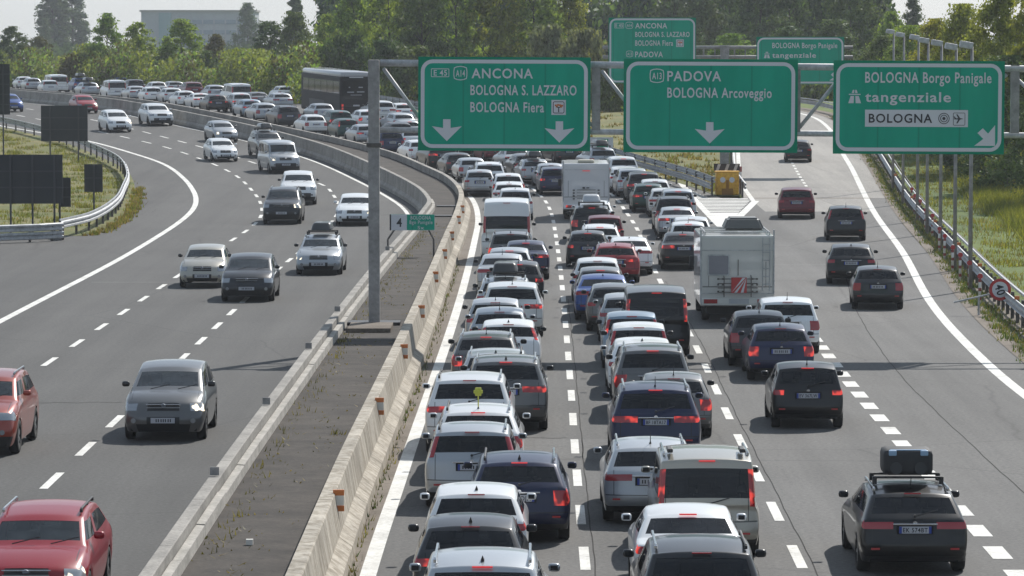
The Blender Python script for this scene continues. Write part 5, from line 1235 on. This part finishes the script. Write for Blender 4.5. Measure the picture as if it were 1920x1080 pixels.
# ---------------------------------------------------------------- trees
TM = {}
def tree_mesh(kind, seed, h, rad, leaf, n):
    rng = np.random.default_rng(seed)
    lo = {'round': .07, 'tall': .04, 'poplar': .04, 'conifer': .06, 'bush': .02}[kind]
    def env(t):                       # crown radius at relative height t
        if kind == 'conifer': return rad*max(.05, (1-t)**.8)*(.55 if t < .05 else 1)
        if kind == 'poplar': return rad*(math.sin(math.pi*min(1, t*.92+.06))**.55)
        if kind == 'bush': return rad*math.sqrt(max(0.02, 1-(t*1.0)**2.2))
        return rad*(max(.02, math.sin(math.pi*min(1, t*.72+.26)))**.75)*(1+.18*math.sin(7*t+seed))
    nc = {'round': 95, 'tall': 100, 'poplar': 90, 'conifer': 95, 'bush': 45}[kind]
    C = []; 
    for i in range(nc):
        t = (i+rng.random())/nc; z = h*(lo+(1-lo)*t); a = rng.uniform(0, 6.283); q = env(t)*math.sqrt(rng.uniform(.12, 1))*rng.uniform(.8, 1.15)
        C.append((q*math.cos(a), q*math.sin(a), z, rad*rng.uniform(.16, .42)*(1 if kind != 'poplar' else 1.25)*(1-.35*t)))
    C = np.array(C); idx = rng.integers(0, nc, n); P = C[idx, :3]; rr = C[idx, 3]
    d = rng.normal(0, 1, (n, 3)); d /= np.linalg.norm(d, axis=1)[:, None]; d[:, 2] *= .75
    P = P+d*(rr*np.minimum(1.6, .12+np.abs(rng.normal(0, .62, n))))[:, None]; P[:, 2] = np.clip(P[:, 2], .1, h*1.02)
    nrm = d+rng.normal(0, .55, (n, 3)); nrm /= np.linalg.norm(nrm, axis=1)[:, None]
    ref = np.where(np.abs(nrm[:, 2:3]) < .9, [[0, 0, 1.]], [[1., 0, 0]]); u = np.cross(nrm, ref); u /= np.linalg.norm(u, axis=1)[:, None]; v = np.cross(nrm, u)
    a = rng.uniform(0, 6.283, n)[:, None]; u, v = u*np.cos(a)+v*np.sin(a), v*np.cos(a)-u*np.sin(a)
    s = (leaf*rng.uniform(.55, 1.3, n))[:, None]
    V = np.empty((n, 4, 3)); V[:, 0] = P-u*s*.5; V[:, 1] = P+v*s*.32; V[:, 2] = P+u*s*.5; V[:, 3] = P-v*s*.32
    me = bpy.data.meshes.new('crown'); me.vertices.add(n*4); me.vertices.foreach_set('co', V.ravel()); me.loops.add(n*4); me.polygons.add(n)
    me.loops.foreach_set('vertex_index', np.arange(n*4)); me.polygons.foreach_set('loop_start', np.arange(n)*4); me.update(); me.validate(); me.materials.append(L_GRN)
    q = MB(); top = h*(.75 if kind in ('round', 'tall') else .9 if kind != 'bush' else .3); tr = max(.06, h*.018)
    q.tube((0, 0, -.3), (.04*h*.2, 0, top*.5), tr, 8, tr*.65, False); q.tube((.04*h*.2, 0, top*.5), (0, .02*h*.2, top), tr*.65, 8, tr*.2, False)
    for c in C[rng.permutation(nc)[:9]]:
        z0 = min(top*.9, max(h*lo*.8, c[2]-.35*math.hypot(c[0], c[1])-.1*h)); q.tube((0, 0, z0), tuple(c[:3]), tr*.32, 5, tr*.08, False)
    return me, mesh_from('trunk', q.V, q.F, True, [mat('bark', (.06, .05, .04), .9)])
def tree(kind, seed, px, Y, top, wpx, leafm, label, name='tree', group=None, leaf=.38, n=13000, base=None):
    fine = kind == 'roundfine'; kind = 'round' if fine else kind
    if kind == 'poplar': leaf, n = .7, 26000
    if fine: leaf, n, seed = .27, 24000, seed+100
    p = at(px, 500, Y); zb = g(Y) if base is None else base; h = at(px, top, Y).z-zb; w = wpx*Y/FOC/2
    key = (kind, seed)
    if key not in TM:
        hh = {'poplar': 22, 'conifer': 14, 'bush': 3.5}.get(kind, 12); TM[key] = (hh, {'round': 4.2, 'tall': 3.4, 'poplar': 3.0, 'conifer': 3.6, 'bush': 2.4}[kind])+tree_mesh(kind, seed, hh, {'round': 4.2, 'tall': 3.4, 'poplar': 3.0, 'conifer': 3.6, 'bush': 2.4}[kind], leaf*{'bush': .7}.get(kind, 1), n)
    hh, rd, cm, tm = TM[key]
    if fine: name = 'tree'
    o = empty(name, (p.x, Y, zb), random.uniform(0, 6.28)); tag(o, label, 'bush' if kind == 'bush' else 'tree', group)
    sx, sz = w/rd, h/hh
    t = link('trunk', tm, o); t.scale = (min(sx, sz), min(sx, sz), sz); t.scale = (sx, sx, sz)
    c = link('crown', cm, o); c.scale = (sx, sx, sz); s = c.material_slots[0]; s.link = 'OBJECT'; s.material = leafm
    return o
G1, G2, G3, G4 = 'trees beyond the far jam', 'trees behind the ANCONA sign', 'dark trees behind the far gantry', 'trees on the right bank'
T = [  # kind seed px Y top width leaf label group
 ('round', 1, 25, 440, 52, 75, L_BLU, 'thin bushy tree at the far left edge beyond the jam', G1), ('round', 2, 75, 500, 70, 70, L_BRN, 'low brownish tree between the left edge and the tall poplars', G1),
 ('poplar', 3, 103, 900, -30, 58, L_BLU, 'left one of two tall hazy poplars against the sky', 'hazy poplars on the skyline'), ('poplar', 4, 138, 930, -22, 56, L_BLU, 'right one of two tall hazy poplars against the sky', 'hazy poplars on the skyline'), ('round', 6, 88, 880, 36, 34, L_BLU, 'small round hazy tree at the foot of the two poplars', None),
 ('tall', 5, 203, 416, 28, 84, L_GRN, 'ragged green tree right of the tall poplars', G1), ('tall', 7, 262, 410, 44, 76, L_GRN, 'green tree standing in front of the left end of the hazy building', G1),
 ('tall', 2, 342, 402, 38, 92, L_GRN, 'pointed green tree in front of the middle of the hazy building', G1), ('round', 5, 408, 430, 66, 70, L_BRN, 'low olive tree in front of the right end of the building', G1),
 ('round', 6, 466, 820, 8, 66, L_BLU, 'round hazy dark tree covering the right end of the building', None), ('tall', 7, 508, 420, 42, 86, L_DRK, 'dark tree left of the coach roof behind the light reeds', G1),
 ('poplar', 3, 554, 560, -10, 36, L_BLU, 'narrow dark poplar rising above the trees left of the coach', None), ('round', 6, 556, 410, 26, 92, L_DRK, 'dark bushy tree at the foot of the narrow poplar', G1),
 ('round', 1, 615, 385, 30, 92, L_GRN, 'green tree directly above the coach roof', G2), ('tall', 5, 668, 365, -28, 116, L_GRN, 'tall green tree between the coach and the gantry post', G2),
 ('round', 6, 730, 352, -60, 140, L_GRN, 'large green tree just right of the gantry post top', G2), ('tall', 2, 790, 345, -55, 130, L_DRK, 'dark green tree above the left end of the ANCONA sign', G2),
 ('round', 5, 855, 350, -70, 150, L_GRN, 'broad green tree above the ANCONA lettering', G2), ('round', 1, 930, 348, -62, 150, L_YEL, 'broad lighter green tree above the middle of the ANCONA sign', G2),
 ('tall', 7, 1000, 350, -62, 140, L_GRN, 'tall green tree above the right half of the ANCONA sign', G2), ('round', 6, 1066, 352, -34, 120, L_YEL, 'light green tree above the right end of the ANCONA sign', G2),
 ('round', 2, 700, 400, -40, 130, L_DRK, 'dark tree seen behind the top of the gantry post', G2), ('round', 1, 820, 395, -60, 150, L_DRK, 'dark tree in the gap behind the broad tree over the ANCONA sign', G2), ('tall', 5, 965, 395, -64, 150, L_DRK, 'dark tree in the gap behind the tall tree over the ANCONA sign', G2),
 ('bush', 8, 1035, 322, 52, 122, L_GRY, 'silvery grey willow bush just above the right end of the ANCONA sign', G2), ('bush', 9, 1098, 318, 60, 104, L_GRY, 'silvery grey willow bush between the ANCONA and PADOVA signs', G2),
 ('bush', 8, 1142, 312, 112, 100, L_DRK, 'dark bush behind the left edge of the PADOVA sign', G2),
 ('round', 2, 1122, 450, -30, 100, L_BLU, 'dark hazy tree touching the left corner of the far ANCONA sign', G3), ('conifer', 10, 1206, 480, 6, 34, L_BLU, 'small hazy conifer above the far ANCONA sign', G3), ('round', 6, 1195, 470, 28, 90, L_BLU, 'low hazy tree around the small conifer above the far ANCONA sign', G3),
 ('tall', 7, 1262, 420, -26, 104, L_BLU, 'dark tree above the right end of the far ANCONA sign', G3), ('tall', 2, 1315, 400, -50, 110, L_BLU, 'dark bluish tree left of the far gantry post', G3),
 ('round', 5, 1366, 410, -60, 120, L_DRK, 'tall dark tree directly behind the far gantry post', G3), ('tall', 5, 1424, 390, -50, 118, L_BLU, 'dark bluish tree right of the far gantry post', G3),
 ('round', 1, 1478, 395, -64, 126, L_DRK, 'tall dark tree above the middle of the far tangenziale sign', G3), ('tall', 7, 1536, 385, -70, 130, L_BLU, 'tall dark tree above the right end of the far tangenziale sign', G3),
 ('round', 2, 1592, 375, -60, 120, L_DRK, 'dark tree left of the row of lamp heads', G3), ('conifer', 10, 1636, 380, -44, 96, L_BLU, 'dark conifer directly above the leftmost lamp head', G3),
 ('round', 1, 1370, 355, 66, 120, L_GRN, 'low green tree showing between the two far signs', G3), ('round', 6, 1300, 365, 58, 100, L_DRK, 'low dark tree beside the far ANCONA sign', G3), ('round', 5, 1475, 372, 52, 140, L_DRK, 'low dark tree behind the far tangenziale sign', G3), ('round', 6, 1560, 360, 40, 130, L_DRK, 'low dark tree between the far tangenziale sign and the lamp heads', G3),
 ('conifer', 11, 1708, 460, -14, 74, L_BLU, 'hazy conifer in the gap above the lamp heads', G4), ('round', 1, 1668, 330, 26, 96, L_GRN, 'mid green tree behind the leftmost lamp heads', G4),
 ('roundfine', 6, 1650, 300, 70, 110, L_DRK, 'dark tree at the far end of the lamp row', G4), ('roundfine', 1, 1700, 285, 52, 130, L_GRN, 'mid green tree behind the leftmost lamp posts', G4), ('roundfine', 6, 1752, 265, 40, 140, L_YEL, 'light green tree behind the middle lamp heads', G4), ('roundfine', 1, 1805, 248, 14, 170, L_YEL, 'broad yellowish tree above the rightmost lamp heads', G4), ('roundfine', 6, 1872, 232, -10, 190, L_YEL, 'large yellowish tree above the right end of the tangenziale sign', G4), ('roundfine', 1, 1950, 216, -24, 200, L_YEL, 'yellowish tree cut off by the right edge at the top', G4),
 ('roundfine', 6, 1690, 270, 170, 120, L_DRK, 'low tree with shade in its leaf colour behind the left lamp posts', G4), ('roundfine', 1, 1745, 250, 150, 150, L_DRK, 'low tree with shade in its leaf colour behind the middle lamp posts', G4), ('roundfine', 6, 1815, 228, 128, 170, L_DRK, 'low tree with shade in its leaf colour behind the right lamp posts', G4), ('roundfine', 1, 1885, 212, 110, 190, L_DRK, 'low tree with shade in its leaf colour just right of the lamp posts', G4), ('roundfine', 6, 1965, 196, 120, 210, L_DRK, 'low tree with shade in its leaf colour at the right edge of the picture', G4),  # shade of the lower foliage put into the dark leaf colour
 ('bush', 9, 150, 415, 102, 80, L_BRN, 'brownish bush among the reeds at the far left', G1), ('bush', 8, 240, 408, 108, 90, L_BRN, 'brownish bush below the ragged green tree beyond the jam', G1), ('bush', 9, 300, 402, 108, 86, L_DRK, 'dark bush among the reeds above the far jam', G1), ('bush', 8, 385, 392, 98, 80, L_DRK, 'dark bush among the reeds above the far grey car with roof box', G1),
 ('bush', 9, 470, 390, 95, 100, L_YEL, 'light green bush among the reeds left of the coach', G1), ('bush', 9, 590, 365, 90, 90, L_DRK, 'dark bush directly behind the coach', G2), ('bush', 8, 645, 350, 70, 110, L_DRK, 'dark bush right behind the coach roof', G2), ('bush', 9, 715, 333, 80, 120, L_DRK, 'dark bush behind the gantry post', G2), ('bush', 8, 785, 328, 90, 120, L_DRK, 'dark bush behind the left edge of the ANCONA sign', G2),
]
for kd, sd_, px, Y, top, w, lm, lb, gr in T: tree(kd, sd_, px, Y, top, w, lm, lb, 'bush' if kd == 'bush' else 'tree', gr)
# reeds and low growth along the far verge, distant wood
def leaf_mass(name, pts, h, n, size, mats, jit=.6):
    """a thicket: n small leaves through the volume above the points"""
    rng = np.random.default_rng(n); P = np.array(pts); P = P[rng.integers(0, len(P), n)]
    wave = .72+.20*np.sin(P[:, 0]*.9)+.16*np.sin(P[:, 0]*2.3+1.3)+.14*np.sin(P[:, 0]*.31+2)
    P = P+np.c_[rng.normal(0, jit, n), rng.normal(0, jit, n), h*wave*rng.uniform(0, 1, n)**.62]
    nr = rng.normal(0, 1, (n, 3)); nr[:, 2] += .5; nr /= np.linalg.norm(nr, axis=1)[:, None]; u = np.cross(nr, [[.3, .2, .93]]); u /= np.linalg.norm(u, axis=1)[:, None]; v = np.cross(nr, u)
    s = (size*rng.uniform(.5, 1.4, n))[:, None]; V = np.empty((n, 4, 3)); V[:, 0] = P-u*s*.5; V[:, 1] = P+v*s*.9; V[:, 2] = P+u*s*.5; V[:, 3] = P-v*s*.7
    me = bpy.data.meshes.new(name); me.vertices.add(n*4); me.vertices.foreach_set('co', V.ravel()); me.loops.add(n*4); me.polygons.add(n); me.loops.foreach_set('vertex_index', np.arange(n*4)); me.polygons.foreach_set('loop_start', np.arange(n)*4)
    for m in mats: me.materials.append(m)
    patch = (np.sin(P[:, 0]*.55)+np.sin(P[:, 0]*1.7+P[:, 2])+rng.normal(0, .8, n)); me.polygons.foreach_set('material_index', np.clip(((patch+2.2)/4.4*len(mats)).astype(int), 0, len(mats)-1)); me.update(); me.validate()
    return tag(link(name, me), kind='stuff')
def px_points(n, p0, p1, Yf):
    out = []
    for i in range(n):
        px = random.uniform(p0, p1); Y = Yf(px); p = at(px, 300, Y); out.append((p.x, Y, g(Y)-.1))
    return out
leaf_mass('reeds', px_points(1800, -40, 590, lambda px: 442-px*.16+random.uniform(-6, 22)), 4.7, 70000, .24, [L_REED, L_YEL, L_REED, L_GRN, L_BRN])
leaf_mass('undergrowth', px_points(1400, 560, 1160, lambda px: 335-(px-560)*.035+random.uniform(0, 10)), 2.6, 36000, .22, [L_GRN, L_DRK, L_GRN, L_YEL])
leaf_mass('undergrowth', px_points(1000, 1200, 1640, lambda px: 352+random.uniform(0, 12)), 3.2, 26000, .24, [L_DRK, L_GRN, L_BLU])
lp = []
for i in range(1400):
    Y = random.uniform(165, 300); lp.append((cr(RGR, Y)+random.uniform(11, 20), Y, g(Y)))
leaf_mass('undergrowth', lp, 2.8, 36000, .18, [L_DRK, L_DRK, L_GRN])
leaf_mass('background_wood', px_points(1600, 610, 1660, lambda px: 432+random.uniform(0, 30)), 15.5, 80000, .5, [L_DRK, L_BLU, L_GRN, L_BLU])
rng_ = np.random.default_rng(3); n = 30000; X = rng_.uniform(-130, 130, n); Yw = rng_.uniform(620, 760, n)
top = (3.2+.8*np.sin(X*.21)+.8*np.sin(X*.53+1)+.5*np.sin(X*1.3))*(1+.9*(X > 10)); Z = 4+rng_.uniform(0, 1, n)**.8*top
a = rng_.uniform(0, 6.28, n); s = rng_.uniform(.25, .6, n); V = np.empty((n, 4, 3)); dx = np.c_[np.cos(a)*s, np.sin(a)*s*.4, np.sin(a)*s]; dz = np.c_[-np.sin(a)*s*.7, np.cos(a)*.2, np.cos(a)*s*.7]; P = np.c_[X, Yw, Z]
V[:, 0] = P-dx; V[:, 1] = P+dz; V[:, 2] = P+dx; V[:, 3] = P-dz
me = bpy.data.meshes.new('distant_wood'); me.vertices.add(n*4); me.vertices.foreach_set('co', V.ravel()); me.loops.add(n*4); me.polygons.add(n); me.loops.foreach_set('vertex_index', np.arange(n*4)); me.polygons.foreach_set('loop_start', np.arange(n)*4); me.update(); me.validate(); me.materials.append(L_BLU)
tag(link('distant_wood', me), kind='stuff')
# ---------------------------------------------------------------- far building and mast
BY = 1000.0; a, b = at(265, 85, BY), at(478, 22, BY); bo = empty('office_building', ((a.x+b.x)/2, BY, 4.0)); tag(bo, 'long pale hazy building with flat roof far beyond the trees', 'building')
w, h = b.x-a.x, b.z-4.0
q = MB(); q.box((0, 8, h/2), (w, 16, h)); q.build('wall', speckle('render_grey', (.34, .36, .40), (.42, .44, .48), .05), bo)
q = MB(); q.box((0, 8, h+.2), (w+.8, 16.8, .5)); q.build('roof', mat('roof_grey', (.32, .30, .30), .8), bo)
q = MB(); q.box((w*-.29, -.15, h*.5), (w*.11, .3, h*.96)); q.build('stair_tower', mat('tower_teal', (.22, .32, .36), .5), bo)
for k in range(3):
    q = MB(); q.box((w*.14, -.06, h*(.40+.2*k)), (w*.66, .12, 1.1)); q.build('window', mat('far_glass', (.20, .25, .33), .3), bo)
for k in range(7):
    q = MB(); q.box((w*(-.16+.1*k), -.1, h*.5), (.35, .22, h*.9)); q.build('pilaster', mat('pilaster_grey', (.36, .37, .42), .8), bo)
mp_ = at(603, 80, 800); mo_ = empty('radio_mast', (mp_.x, 800, 4.1)); tag(mo_, 'thin hazy mast with small crosspieces above the trees left of the gantry', 'mast')
q = MB(); hm = at(603, 12, 800).z-4.1; q.tube((0, 0, 0), (0, 0, hm), .22, 6, .12); q.build('pole', M_POST, mo_)
for k, wd in ((.97, 1.6), (.91, 2.2), (.85, 1.2)): q = MB(); q.box((0, 0, hm*k), (wd, .2, .3)); q.build('crosspiece', M_POST, mo_)
# ---------------------------------------------------------------- haze
HAZE = 0.00019
if HAZE:
    q = MB(); q.box((0, 600, 24), (900, 1300, 50)); hz = q.build('haze', mat('haze_unused', (1, 1, 1)))
    hm_ = bpy.data.materials.new('haze_air'); hm_.use_nodes = True; nt = hm_.node_tree; nt.nodes.clear(); ou = nt.nodes.new('ShaderNodeOutputMaterial'); pv = nt.nodes.new('ShaderNodeVolumePrincipled')
    pv.inputs['Color'].default_value = (.86, .90, .96, 1); pv.inputs['Density'].default_value = HAZE; pv.inputs['Anisotropy'].default_value = .2
    nt.links.new(pv.outputs[0], ou.inputs['Volume']); hz.data.materials.clear(); hz.data.materials.append(hm_); tag(hz, kind='stuff')
